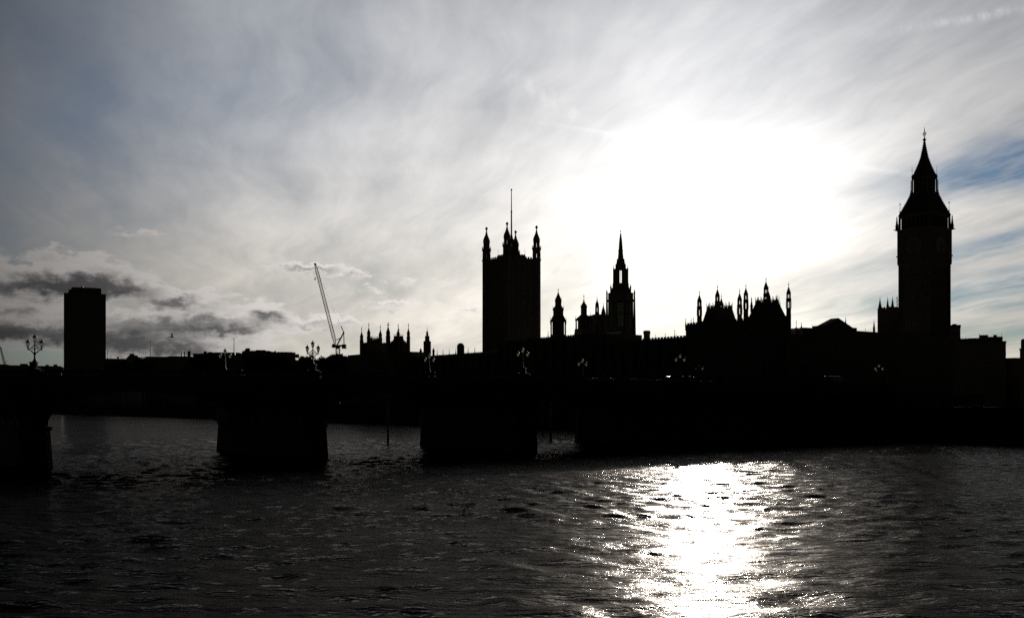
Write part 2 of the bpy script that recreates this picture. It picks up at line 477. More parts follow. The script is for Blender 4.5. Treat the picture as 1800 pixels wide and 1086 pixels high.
def water_sheet():
    xs = np.concatenate([np.arange(-31.4, 166.1, 0.33)])
    ys = [-170.0]
    while ys[-1] < 8500:
        y = ys[-1]
        ys.append(y + (0.30 if y < 10 else min(400, 0.30 + (y - 10) * 0.03)))
    ys = np.array(ys); ys = np.concatenate([[-3500, -900, -300], ys])
    Xg, Yg = np.meshgrid(xs, ys)
    Z = np.zeros_like(Xg); DX = np.zeros_like(Xg); DY = np.zeros_like(Xg)
    # wind blows down the river towards the camera
    patch_ = 0.75 + 0.25 * np.sin(Xg * 0.061 + 1.3 * np.sin(Yg * 0.043)) * np.sin(Yg * 0.083 + 1.7 * np.sin(Xg * 0.037))
    fade = np.clip(1.0 - (Yg - 60) / 160, 0, 1) * np.clip((Yg + 300) / 100, 0, 1)
    for i in range(80):
        lam = 1.0 * (5.0 / 1.0) ** rng.random()
        a = math.radians(-90) - TH + rng.normal(0, 0.7)
        k = 2 * math.pi / lam
        amp = 0.0042 * lam
        ph = rng.random() * 6.28
        arg = k * (math.cos(a) * Xg + math.sin(a) * Yg) + ph
        Z += amp * np.cos(arg); DX -= 0.8 * amp * math.cos(a) * np.sin(arg); DY -= 0.8 * amp * math.sin(a) * np.sin(arg)
    Z *= patch_ * fade; DX *= patch_ * fade; DY *= patch_ * fade
    DX[:, 0] = DX[:, -1] = 0
    Lx = Xg + DX; Ly = Yg + DY
    Wx = O0.x + E.x * Lx + S.x * Ly; Wy = O0.y + E.y * Lx + S.y * Ly
    co = np.stack([Wx, Wy, Z], -1).reshape(-1, 3).astype(np.float32)
    r_, c_ = Xg.shape
    idx = np.arange(r_ * c_).reshape(r_, c_)
    q = np.stack([idx[:-1, :-1], idx[:-1, 1:], idx[1:, 1:], idx[1:, :-1]], -1).reshape(-1, 4)
    me = bpy.data.meshes.new('river_water')
    me.vertices.add(len(co)); me.vertices.foreach_set('co', co.ravel())
    me.loops.add(q.size); me.loops.foreach_set('vertex_index', q.ravel().astype(np.int32))
    me.polygons.add(len(q)); me.polygons.foreach_set('loop_start', (np.arange(len(q)) * 4).astype(np.int32))
    me.polygons.foreach_set('use_smooth', np.ones(len(q), bool))
    me.update(); me.validate()
    m = bpy.data.materials.new("river_water"); m.use_nodes = True
    nt = m.node_tree; t = G(nt)
    nt.nodes.remove(nt.nodes['Principled BSDF'])
    co_ = t.n('ShaderNodeTexCoord').outputs['Object']
    st = t.vm('MULTIPLY', co_, (0.43, 1.0, 1.0))
    a1 = t.noise(st, 1.1, 3, 0.55, 0.3); a2 = t.noise(st, 3.2, 4, 0.6, 0.2); a3 = t.noise(st, 0.07, 4, 0.55)
    hgt = t.m('ADD', t.m('MULTIPLY', a1, 0.45), t.m('MULTIPLY', a2, 0.24))
    hgt = t.m('MULTIPLY', hgt, t.ss(a3, 0.3, 0.7, 0.6, 1.25))
    up_ = t.vm('DOT_PRODUCT', t.vm('SUBTRACT', co_, (O0.x, O0.y, 0.0)), (S.x, S.y, 0.0))
    hgt = t.m('MULTIPLY', hgt, t.ss(up_, 15.0, 110.0, 1.0, 0.3))       # calmer reach upstream of the bridge
    bp = t.n('ShaderNodeBump'); bp.inputs['Strength'].default_value = 1.0; bp.inputs['Distance'].default_value = 0.40
    t.put(bp.inputs['Height'], hgt)
    df = t.n('ShaderNodeBsdfDiffuse'); df.inputs['Color'].default_value = (0.004, 0.004, 0.0035, 1)
    gs = t.n('ShaderNodeBsdfGlossy'); gs.inputs['Color'].default_value = (0.38, 0.368, 0.35, 1); gs.inputs['Roughness'].default_value = 0.09
    fr = t.n('ShaderNodeFresnel'); fr.inputs['IOR'].default_value = 1.05
    gr = t.n('ShaderNodeBsdfGlossy'); gr.inputs['Color'].default_value = (0.62, 0.59, 0.56, 1); gr.inputs['Roughness'].default_value = 0.29
    gm = t.n('ShaderNodeMixShader'); gm.inputs[0].default_value = 0.10        # wind-ruffled film on the clean ripples
    for nd in (df, gs, gr, fr): t.put(nd.inputs['Normal'], bp.outputs[0])
    mx = t.n('ShaderNodeMixShader'); t.put(mx.inputs[0], fr.outputs[0])
    nt.links.new(df.outputs[0], mx.inputs[1]); nt.links.new(gs.outputs[0], gm.inputs[1]); nt.links.new(gr.outputs[0], gm.inputs[2]); nt.links.new(gm.outputs[0], mx.inputs[2])
    nt.links.new(mx.outputs[0], nt.nodes['Material Output'].inputs['Surface'])
    me.materials.append(m)
    o = bpy.data.objects.new('river', me); C.objects.link(o)
    return tag(o, kind='structure')


water_sheet()

# ------------------------------------------------------------------ the bridge
PIERS = [-1.8, 34.05, 69.9, 105.7, 138.0]
ENDS = [-32.0] + PIERS + [165.0]
BR = empty('arch_bridge', O0.x, O0.y)
tag(BR, 'long low iron arch bridge on stone piers crossing the river', 'bridge')


def zpar(x): return 12.3 - 0.75 * ((x - 90) / 90) ** 2


def zdeck(x): return zpar(x) - 1.15


Y0, Y1 = 0.8, 28.0
for i in range(len(ENDS) - 1):
    xa = ENDS[i] + (1.55 if i else 0.0); xb = ENDS[i + 1] - (1.55 if i < 5 else 0.0)
    mid, half = (xa + xb) / 2, (xb - xa) / 2
    N = 28
    crown = zdeck(mid) - 1.25; spring = 4.7
    arc = [(mid - half * math.cos(math.pi * k / N), spring + (crown - spring) * math.sin(math.pi * k / N) ** 0.8) for k in range(N + 1)]
    top = [(xb - (xb - xa) * k / 10, zdeck(xb - (xb - xa) * k / 10) - 0.35) for k in range(11)]
    b = MB()
    for k in range(7):                                        # seven iron ribs side by side
        y = Y0 + (Y1 - Y0 - 0.8) * k / 6
        b.ext_y(arc + top, y, y + 0.8)
    b.build('arch_span', GREEN, BR)
    for y in (Y0 - 0.18, Y1):
        rg = MB()
        outer = [(x, z + 0.75) for x, z in arc]
        for k in range(N):
            rg.ext_y([arc[k], arc[k + 1], outer[k + 1], outer[k]], y, y + 0.18)
        for k in range(3, N - 2, 2):                          # spandrel uprights
            x, z = outer[k]
            zt = zdeck(x) - 0.45
            if zt - z > 0.3: rg.box(x - 0.1, x + 0.1, y + 0.03, y + 0.15, z, zt)
        rg.build('arch_ring', GREEN, BR)
dk = MB()
xs_ = [-32 + (165 + 32) * k / 30 for k in range(31)]
for k in range(30):
    a, b = xs_[k], xs_[k + 1]
    dk.add([(a, Y0, zdeck(a) - .35), (b, Y0, zdeck(b) - .35), (b, Y1, zdeck(b) - .35), (a, Y1, zdeck(a) - .35),
            (a, Y0, zdeck(a)), (b, Y0, zdeck(b)), (b, Y1, zdeck(b)), (a, Y1, zdeck(a))],
           [(3, 2, 1, 0), (4, 5, 6, 7), (0, 1, 5, 4), (2, 3, 7, 6)])
dk.build('deck', ASPHALT, BR)
for y in (Y0 - 0.25, Y1 - 0.1):
    pp = MB()
    for k in range(30):
        a, b = xs_[k], xs_[k + 1]
        for lo, hi, ex in ((-0.1, 0.22, 0.05), (0.98, 1.15, 0.04)):
            pp.add([(a, y - ex, zdeck(a) + lo), (b, y - ex, zdeck(b) + lo), (b, y + .35 + ex, zdeck(b) + lo), (a, y + .35 + ex, zdeck(a) + lo),
                    (a, y - ex, zdeck(a) + hi), (b, y - ex, zdeck(b) + hi), (b, y + .35 + ex, zdeck(b) + hi), (a, y + .35 + ex, zdeck(a) + hi)],
                   [(3, 2, 1, 0), (4, 5, 6, 7), (0, 1, 5, 4), (2, 3, 7, 6)])
    x = -32.0
    while x < 165:                                            # pierced panels between the rails
        pp.box(x - 0.11, x + 0.11, y + 0.08, y + 0.27, zdeck(x) + 0.2, zdeck(x) + 1.0)
        pp.box(x + 0.11, x + 0.39, y + 0.1, y + 0.25, zdeck(x) + 0.2, zdeck(x) + 0.42)
        pp.box(x + 0.11, x + 0.39, y + 0.1, y + 0.25, zdeck(x) + 0.78, zdeck(x) + 1.0)
        x += 0.5
    pp.build('parapet', GREEN, BR)
    cn = MB()
    for k in range(30):
        a, b = xs_[k], xs_[k + 1]; ya, yb = (y - 0.22, y - 0.06) if y < 5 else (y + 0.41, y + 0.57)
        cn.add([(a, ya, zdeck(a) - .5), (b, ya, zdeck(b) - .5), (b, yb, zdeck(b) - .5), (a, yb, zdeck(a) - .5),
                (a, ya, zdeck(a) - .05), (b, ya, zdeck(b) - .05), (b, yb, zdeck(b) - .05), (a, yb, zdeck(a) - .05)],
               [(3, 2, 1, 0), (4, 5, 6, 7), (0, 1, 5, 4), (2, 3, 7, 6)])
    cn.build('cornice', GREEN, BR)


def pier_poly(hw, y0, y1, nose):
    return [(-hw, y0), (-hw * .55, y0 - nose * .75), (0, y0 - nose), (hw * .55, y0 - nose * .75), (hw, y0),
            (hw, y1), (hw * .55, y1 + nose * .75), (0, y1 + nose), (-hw * .55, y1 + nose * .75), (-hw, y1)]


for c in PIERS:
    p = MB(); ye = 33.0 if c == PIERS[1] else 29.0
    lo = pier_poly(2.35, 0.0, ye, 2.6); hi = pier_poly(1.72, 0.0, ye, 2.2); hi2 = pier_poly(1.95, 0.0, ye, 2.35)
    n = len(lo)
    vs = [(c + x, y, -4.5) for x, y in lo] + [(c + x, y, 4.35) for x, y in hi]
    p.add(vs, [tuple(range(n - 1, -1, -1)), tuple(range(n, 2 * n))] + [(k, (k + 1) % n, n + (k + 1) % n, n + k) for k in range(n)])
    p.ext_z([(c + x, y) for x, y in hi2], 4.35, 4.75)          # string course at the springing
    p.box(c - 1.5, c + 1.5, 0.9, 27.9, 4.75, zdeck(c) - 0.36)
    p.frus(c - 1.85, c + 1.85, 27.9, ye + 1.4, 4.75, c - 1.7, c + 1.7, 27.9, ye + .4, 7.4)      # cap over the upstream cutwater
    p.build('pier', GRANITE, BR)
    for y in (0.6, 28.2):
        q = MB()
        zt = zpar(c) + 0.95
        q.lathe(c, y, [(4.75, 1.35), (zdeck(c) - .5, 1.3), (zdeck(c) - .4, 1.45), (zdeck(c) - .05, 1.45), (zdeck(c), 1.2), (zpar(c), 1.2)], 8, math.pi / 8)
        q.lathe(c, y, [(zpar(c), 0.9), (zpar(c) + .12, .9), (zpar(c) + .2, .5), (zt - .15, .45), (zt - .1, .58), (zt, .5)], 8, math.pi / 8)
        q.build('pedestal', GRANITE, BR)
ab = MB()
ab.box(164.2, 171.0, -0.8, 29.6, -4.5, zdeck(165) - .4)
ab.build('abutment', GRANITE, BR)
rp = MB()                                                     # the road ramps down beyond the river
rp.frus(171.0, 200, 0.3, 28.6, 0, 171.0, 200, 0.3, 28.6, zdeck(165) - 0.9)
rp.build('approach', STONE2, BR)
for y in (0.6, 28.2):
    q = MB(); zt = zpar(162.5) + .95
    q.lathe(162.5, y, [(-4, 1.5), (4.7, 1.4), (zpar(162.5), 1.3), (zpar(162.5) + .2, .55), (zt - .15, .45), (zt - .1, .58), (zt, .5)], 8, math.pi / 8)
    q.build('pedestal', GRANITE, BR)


# ------------------------------------------------------------------ lamps on the bridge
def lantern(parent, x, z, y=0.0):
    f = MB()
    for k in range(6):
        a = math.pi / 6 + k * math.pi / 3
        f.tube((x + .15 * math.cos(a), y + .15 * math.sin(a), z), (x + .255 * math.cos(a), y + .255 * math.sin(a), z + .52), .018, n=4)
    f.lathe(x, y, [(z - .14, .04), (z - .06, .10), (z, .17), (z + .03, .17)], 6, math.pi / 6)
    o = f.build('lantern', GREEN, parent)
    gq = MB().lathe(x, y, [(z + .03, .14), (z + .52, .24)], 6, math.pi / 6)
    gq.build('lamp_glass', LAMPGLASS, o)
    cq = MB().lathe(x, y, [(z + .52, .29), (z + .56, .29), (z + .60, .25), (z + .68, .21), (z + .74, .10), (z + .80, .06), (z + .84, .09), (z + .88, .03), (z + 1.0, .012)], 8)
    cq.build('lantern_cap', GREEN, o)


def make_lamp():
    r = empty('bridge_lamp', 0, 0, 0)
    c = MB()
    c.lathe(0, 0, [(0, .30), (.10, .30), (.16, .20), (.34, .17), (.38, .12), (.86, .10), (.90, .20), (.98, .20), (1.02, .10), (1.40, .08), (2.28, .06)], 10)
    c.build('column', GREEN, r)
    b = MB()
    for sx in (-1, 1):
        pts = [(sx * .05, 0, 1.05), (sx * .28, 0, 1.18), (sx * .50, 0, 1.42), (sx * .75, 0, 1.56)]
        b.path(pts, .075, .05)
        pts = [(sx * .75, 0, 1.58), (sx * .46, 0, 1.62), (sx * .24, 0, 1.80), (sx * .05, 0, 2.05)]
        b.path(pts, .045, .045)
        b.tube((sx * .75, 0, 1.50), (sx * .75, 0, 1.72), .06)
        b.tube((sx * .75, -.0, 1.42), (sx * .75, 0, 1.52), .09, .05)
        ring = [(sx * .22 + .13 * math.cos(t * .7854), 0, 1.57 + .13 * math.sin(t * .7854)) for t in range(9)]
        b.path(ring, .028)
    b.build('bracket', GREEN, r)
    for x, z in ((-.75, 1.80), (.75, 1.80), (0, 2.40)):
        lantern(r, x, z)
    return r


lamp0 = make_lamp()
LAMPS = [(-1.55, 1.2, 'ornate triple lamp on the parapet left of the dark slab tower'),
         (34.3, 1.2, 'triple lamp standing out against the sky just left of the crane foot'),
         (70.3, 1.2, 'triple lamp on the near parapet in front of the great square tower'),
         (104.8, 1.2, 'triple lamp with bright glass, between the crenellated chimney and the pinnacled pavilions'),
         (138.4, 1.2, 'dark unlit triple lamp on the near parapet below the pedimented gable'),
         (162.2, 1.2, 'last triple lamp on the near parapet, at the foot of the clock tower'),
         (31.5, 27.6, 'far parapet triple lamp, its top just clearing the roofline beside the low flagpole'),
         (68.9, 27.6, 'far parapet triple lamp in front of the small stepped turret'),
         (104.0, 27.6, 'far parapet triple lamp below the domed stair turret left of the spire'),
         (136.3, 27.6, 'far parapet triple lamp in front of the pinnacled pavilions, its glass dim')]
for i, (x, y, lab) in enumerate(LAMPS):
    o = lamp0 if i == 0 else copy_tree(lamp0)
    p = LW(x, y)
    o.location = (p.x, p.y, zpar(x) + .95)
    o.rotation_euler = (0, 0, math.atan2(-p.x, p.y) * 0.5 + (TH if False else 0.2))
    tag(o, lab, 'street lamp', 'triple lamps along the bridge parapets')


# ------------------------------------------------------------------ gothic pieces
def stage_turret(parent, lx, ly, m, zf, spec, name='turret', n=8, mt=None, pivot=None):
    """spec: list of ('p', [(py, hw_px) ...]) solid profiles read bottom-up and ('o', py0, py1, hw_px) open lantern stages; m = metres per pixel"""
    b = MB(); top = None
    for it in spec:
        if it[0] == 'p':
            b.lathe(lx, ly, [(zf(py), max(hw * m, .02)) for py, hw in it[1]], n, math.pi / n)
            top = it[1][-1]
        else:
            _, a, c, hw = it
            b.ring_posts(lx, ly, hw * m * .84, zf(a), zf(c), 8 if n == 8 else 4, hw * m * .20, math.pi / 8 if n == 8 else math.pi / 4)
            if n != 8: b.ring_posts(lx, ly, hw * m * .60, zf(a), zf(c), 4, hw * m * .22, 0)
    o = b.build(name, mt or STONE, parent)
    return o


def finial(parent, lx, ly, z0, z1, r, mt=None, vane=True):
    b = MB()
    h = z1 - z0
    b.lathe(lx, ly, [(z0, r * .5), (z0 + h * .35, r * .35), (z0 + h * .42, r), (z0 + h * .55, r * 1.15), (z0 + h * .66, r * .5), (z0 + h * .7, r * .22), (z1, r * .12)], 6)
    if vane:
        b.box(lx - r * .15, lx + r * 1.3, ly - .02, ly + .02, z0 + h * .80, z0 + h * .93)
    return b.build('finial', mt or GILT, parent)


def spike(parent, lx, ly, z0, z1, r, mt=None, name='pinnacle'):
    b = MB(); h = z1 - z0
    b.lathe(lx, ly, [(z0, r), (z0 + h * .34, r), (z0 + h * .36, r * 1.35), (z0 + h * .40, r * 1.3), (z0 + h * .42, r * .95), (z0 + h * .80, r * .28), (z0 + h * .83, r * .55), (z0 + h * .87, r * .5), (z0 + h * .9, r * .15), (z1, r * .08)], 8, math.pi / 8)
    return b.build(name, mt or STONE, parent)


def tower_root(name, px, Y, label, cat='tower', group=None, rz=TH):
    r = empty(name, px2x(px, Y), Y, GZ, rz)
    tag(r, label, cat, group)
    return r


def battlement(b, x0, x1, y0, y1, z, h, step, t=.35):
    for (a, c, fx) in ((x0, x1, True), (y0, y1, False)):
        n = max(2, int((c - a) / step)); d = (c - a) / n
        for k in range(n):
            u0 = a + d * k + d * .22; u1 = a + d * (k + 1) - d * .22
            if fx:
                b.box(u0, u1, y0, y0 + t, z, z + h); b.box(u0, u1, y1 - t, y1, z, z + h)
            else:
                b.box(x0, x0 + t, u0, u1, z, z + h); b.box(x1 - t, x1, u0, u1, z, z + h)


# ------------------------------------------------------------------ clock tower
YC = 362.0; MC = YC / FPX
ct = tower_root('clock_tower', 1625, YC, 'tall clock tower with a steep two stage spire at the right, tallest thing in view')
zc = lambda py: zy(py, YC) - GZ
hwc = lambda px: px * MC / 1.40               # half side of the square plan
b = MB()
a = hwc(39.8)
b.box(-a, a, -a, a, 0, zc(470))
b.frus(-a - .25, a + .25, -a - .25, a + .25, 0, -a - .1, a + .1, -a - .1, a + .1, zc(600))
for sx in (-1, 1):                            # corner buttresses and vertical panel ribs
    for sy in (-1, 1):
        b.box(sx * a - .5, sx * a + .5, sy * a - .5, sy * a + .5, 0, zc(466))
for k in range(-3, 4):
    u = k * a / 4
    for sgn in (-1, 1):
        b.box(u - .12, u + .12, sgn * a - .16, sgn * a + .16, 4, zc(474)); b.box(sgn * a - .16, sgn * a + .16, u - .12, u + .12, 4, zc(474))
for py in (560, 536, 512, 490):
    b.box(-a - .2, a + .2, -a - .2, a + .2, zc(py), zc(py) + .35)
b.build('shaft', STONE, ct)
b = MB()
a2 = hwc(45.3)
b.frus(-a - .1, a + .1, -a - .1, a + .1, zc(472), -a2, a2, -a2, a2, zc(464))
b.box(-a2, a2, -a2, a2, zc(464), zc(406))
b.box(-a2 - .25, a2 + .25, -a2 - .25, a2 + .25, zc(451.5), zc(449.5))
b.frus(-a2, a2, -a2, a2, zc(406), -a2 - .45, a2 + .45, -a2 - .45, a2 + .45, zc(404))
for sx in (-1, 1):
    for sy in (-1, 1):
        b.tube((sx * a2, sy * a2, zc(404.5)), (sx * (a2 + 1.0), sy * (a2 + .8), zc(403.2)), .22, .1, 6)
b.build('clock_stage', STONE, ct)
for (nx, ny) in ((-1, 0), (1, 0), (0, -1), (0, 1)):
    zc0 = zc(436); rr = 3.45
    d = MB(); N = 40
    ax = Vector((nx, ny, 0)); tx = Vector((-ny, nx, 0))
    def disc(r, o0, o1):
        vs = [tuple(ax * o0 + tx * (r * math.cos(6.2832 * k / N)) + Vector((0, 0, zc0 + r * math.sin(6.2832 * k / N)))) for k in range(N)]
        vs += [tuple(ax * o1 + tx * (r * math.cos(6.2832 * k / N)) + Vector((0, 0, zc0 + r * math.sin(6.2832 * k / N)))) for k in range(N)]
        return vs, [tuple(range(N)), tuple(range(2 * N - 1, N - 1, -1))] + [(k, (k + 1) % N, N + (k + 1) % N, N + k) for k in range(N)]
    dial = MB().add(*disc(rr, a2 - .05, a2 + .06)).build('clock_dial', DIAL, ct)
    h = MB()
    for ang_, ln, wd in ((R(90 - 105), 2.0, .16), (R(90 - 180), 3.0, .10)):
        q = tx * math.cos(ang_) + Vector((0, 0, math.sin(ang_)))
        c0 = ax * (a2 + .12) + Vector((0, 0, zc0))
        h.tube(c0 - q * .5, c0 + q * ln, wd, wd * .4, 5)
    h.build('clock_hand', ROOF, dial)
    rg = MB()
    for k in range(N):
        p0 = 6.2832 * k / N; p1 = 6.2832 * (k + 1) / N
        rg.tube(ax * (a2 + .1) + tx * (rr * math.cos(p0)) + Vector((0, 0, zc0 + rr * math.sin(p0))),
                ax * (a2 + .1) + tx * (rr * math.cos(p1)) + Vector((0, 0, zc0 + rr * math.sin(p1))), .16, n=5)
    rg.build('dial_rim', GILT, dial)
b = MB()
a3 = hwc(42)
b.box(-a3 + .5, a3 - .5, -a3 + .5, a3 - .5, zc(404), zc(381))
for k in range(8):                            # open arcade of the bell stage
    u = -a3 + .25 + (2 * a3 - .5) * k / 7
    for sgn in (-1, 1):
        b.box(u - .22, u + .22, sgn * a3 - .3, sgn * a3 + .3, zc(403), zc(383)); b.box(sgn * a3 - .3, sgn * a3 + .3, u - .22, u + .22, zc(403), zc(383))
b.frus(-a3, a3, -a3, a3, zc(383.5), -a3 - .3, a3 + .3, -a3 - .3, a3 + .3, zc(379))
b.build('bell_stage', STONE, ct)
SQ = math.sqrt(2)


def sq_roof(pts, mt, name, parent, zf, hwf, tiles=True):
    b = MB()
    b.lathe(0, 0, [(zf(py), hwf(h) * SQ) for py, h in pts], 4, math.pi / 4)
    if tiles:                                 # crockets up the four hips
        for i in range(len(pts) - 1):
            (p0, h0), (p1, h1) = pts[i], pts[i + 1]
            n = max(1, int((p0 - p1) / 3.2))
            for k in range(n):
                t = (k + .5) / n; h = hwf(h0 + (h1 - h0) * t); z = zf(p0 + (p1 - p0) * t)
                for sx in (-1, 1):
                    for sy in (-1, 1):
                        b.lathe(sx * h, sy * h, [(z - .22, .06), (z, .22), (z + .25, .05)], 5)
    return b.build(name, mt, parent)


sq_roof([(379, 43), (377, 42), (366, 36.4), (354.7, 30), (341, 23.4), (339, 23.6)], ROOF, 'lower_roof', ct, zc, hwc)
b = MB()
a4 = hwc(20.6)
b.box(-a4 + .35, a4 - .35, -a4 + .35, a4 - .35, zc(340), zc(313))
for k in range(5):
    u = -a4 + .15 + (2 * a4 - .3) * k / 4
    for sgn in (-1, 1):
        b.box(u - .16, u + .16, sgn * a4 - .2, sgn * a4 + .2, zc(339), zc(315)); b.box(sgn * a4 - .2, sgn * a4 + .2, u - .16, u + .16, zc(339), zc(315))
b.frus(-a4, a4, -a4, a4, zc(316), -a4 - .15, a4 + .15, -a4 - .15, a4 + .15, zc(312))
b.build('lantern_stage', STONE, ct)
sq_roof([(312.5, 21.8), (310, 20.6), (304, 17.3), (296.7, 13.9), (287, 9.9), (277, 6.5), (262, 3.5), (250, 1.5), (246.5, 1.2)], ROOF, 'spire', ct, zc, hwc)
b = MB()
b.lathe(0, 0, [(zc(247), .2), (zc(246.2), .62), (zc(245), .62), (zc(243.8), .2), (zc(238), .10), (zc(224), .05)], 8)
for ang_ in (0, math.pi / 2):
    cx_, sx_ = math.cos(ang_), math.sin(ang_)
    b.tube((-.75 * cx_, -.75 * sx_, zc(235.5)), (.75 * cx_, .75 * sx_, zc(235.5)), .07)
    for sg in (-1, 1):
        b.path([(0, 0, zc(240)), (sg * .5 * cx_, sg * .5 * sx_, zc(238)), (sg * .62 * cx_, sg * .62 * sx_, zc(235.5)), (sg * .3 * cx_, sg * .3 * sx_, zc(232.5)), (0, 0, zc(231))], .06)
b.ball((0, 0, zc(229)), .22)
b.ball((0, 0, zc(225.5)), .14)
b.build('cross_finial', GILT, ct)
for sx in (-1, 1):
    for sy in (-1, 1):
        h = hwc(45.8); z0, z1 = zc(404), zc(379)
        q = MB()
        q.lathe(sx * h, sy * h, [(z0, .55), (z0 + 1.3, .5), (z0 + 1.5, .62), (z0 + 1.7, .42), (z1 - .9, .16), (z1 - .7, .3), (z1 - .5, .12), (z1, .04)], 8)
        q.tube((sx * h, sy * h, z0 + 1.5), (sx * (h - .9), sy * (h - .9), z0 + 2.6), .14, .14, 5)
        q.build('pinnacle', STONE, ct)
        h = hwc(40.6); q = MB()
        q.tube((sx * h, sy * h, zc(380)), (sx * h, sy * h, zc(355)), .10, .05, 6)
        q.tube((sx * h - .42 * E.x, sy * h + .42 * E.y, zc(358.5)), (sx * h + .42 * E.x, sy * h - .42 * E.y, zc(358.5)), .07)
        q.ball((sx * h, sy * h, zc(356.8)), .17); q.ball((sx * h, sy * h, zc(372)), .25); q.ball((sx * h, sy * h, zc(376)), .4)
        q.build('cross_spike', GILT, ct)
        h = hwc(20.5); q = MB()
        q.tube((sx * (h + .25), sy * (h + .25), zc(342)), (sx * (h + .25), sy * (h + .25), zc(317)), .14, .12, 6)
        q.ball((sx * (h + .25), sy * (h + .25), zc(339)), .32); q.ball((sx * (h + .25), sy * (h + .25), zc(336)), .28)
        q.tube((sx * h, sy * h, zc(313)), (sx * h, sy * h, zc(291.5)), .08, .03, 6)
        q.ball((sx * h, sy * h, zc(309)), .26); q.ball((sx * h, sy * h, zc(300)), .14); q.ball((sx * h, sy * h, zc(296)), .1)
        q.build('lantern_spike', GILT, ct)

# ------------------------------------------------------------------ great square tower
YV = 575.0; MV = YV / FPX
vt = tower_root('square_tower', 899, YV, 'massive square stone tower with four corner turrets and a central flagpole')
zv = lambda py: zy(py, YV) - GZ
b = MB()
a = 10.1
b.box(-a, a, -a, a, 0, zv(457))
for k in range(-2, 3):
    u = k * 3.4
    for sgn in (-1, 1):
        b.box(u - .35, u + .35, sgn * a - .3, sgn * a + .3, 2, zv(458)); b.box(sgn * a - .3, sgn * a + .3, u - .35, u + .35, 2, zv(458))
for py in (598, 560, 525, 485, 462):
    b.box(-a - .35, a + .35, -a - .35, a + .35, zv(py), zv(py) + .6)
battlement(b, -a, a, -a, a, zv(457), .9, 1.6)
b.build('shaft', STONE, vt)
b = MB()
b.box(-5.5, 5.5, -5.5, 5.5, zv(458), zv(452)); b.box(-4.6, 4.6, -4.6, 4.6, zv(452), zv(449))
battlement(b, -5.6, 5.6, -5.6, 5.6, zv(452), 1.2, 1.5, .25)
b.lathe(0, 0, [(zv(449), 3.6 * SQ), (zv(443), 3.0 * SQ), (zv(432), 2.0 * SQ), (zv(420), .7 * SQ), (zv(412), .35)], 4, math.pi / 4)
b.build('crown_roof', ROOF, vt)
for sx, sy in ((5.2, -5.2), (-5.2, 5.2)):
    MB().tube((sx, sy, zv(452)), (sx, sy, zv(437)), .09, .05).build('rod', ROOF, vt)
VTS = [('p', [(711, 7.6), (460, 7.4), (459, 8.2), (456, 8.2), (455.5, 7.2)]), ('o', 456, 446, 7.2),
       ('p', [(446.5, 7.2), (441, 7.2), (440.5, 8.2), (437, 8.2), (436.5, 6)]), ('o', 437, 427, 5.6),
       ('p', [(428, 5.2), (426.5, 6.2), (421, 6.2), (417, 4.6), (412, 2.4), (406, 1.1), (403.5, .9)])]
for sx in (-1, 1):
    for sy in (-1, 1):
        t_ = stage_turret(vt, sx * 9.75, sy * 9.75, MV, zv, VTS)
        t = t_
        q = MB().lathe(sx * 9.75, sy * 9.75, [(zv(440.4), 2.42), (zv(439.6), 2.42)], 8)
        for k in range(8):
            an = k * math.pi / 4
            q.lathe(sx * 9.75 + 2.35 * math.cos(an), sy * 9.75 + 2.35 * math.sin(an), [(zv(440), .2), (zv(435), .18), (zv(432), .02)], 5)
        q.build('gallery_pinnacles', STONE, t)
        q = MB().lathe(sx * 9.75, sy * 9.75, [(zv(404.5), .3), (zv(402.8), .4), (zv(401.6), .75), (zv(400), .75), (zv(398.6), .35), (zv(397.6), .12)], 8)
        q.build('finial', GILT, t)
b = MB()
b.tube((0, 0, zv(440)), (0, 0, zv(410)), .55, .45, 8)
b.tube((0, 0, zv(410)), (0, 0, zv(372)), .42, .36, 8)
b.tube((0, 0, zv(372)), (0, 0, zv(335)), .28, .2, 8)
b.ball((0, 0, zv(334)), .5)
b.lathe(0, 0, [(zv(332.6), .28), (zv(331.6), .05)], 6)
b.lathe(0, 0, [(zv(373), .5), (zv(371), .5)], 8)
b.build('flagpole', ROOF, vt)
tw = stage_turret(vt, -8.9, 10.9, MV, zv, [('p', [(711, 4.2), (585, 4.2), (584, 4.6), (583, 4.6), (568, 3.6), (558, 3.4), (557, 3.9), (555, 3.4), (551, 1.2), (548, .7), (543, .3)])], 'stair_turret')

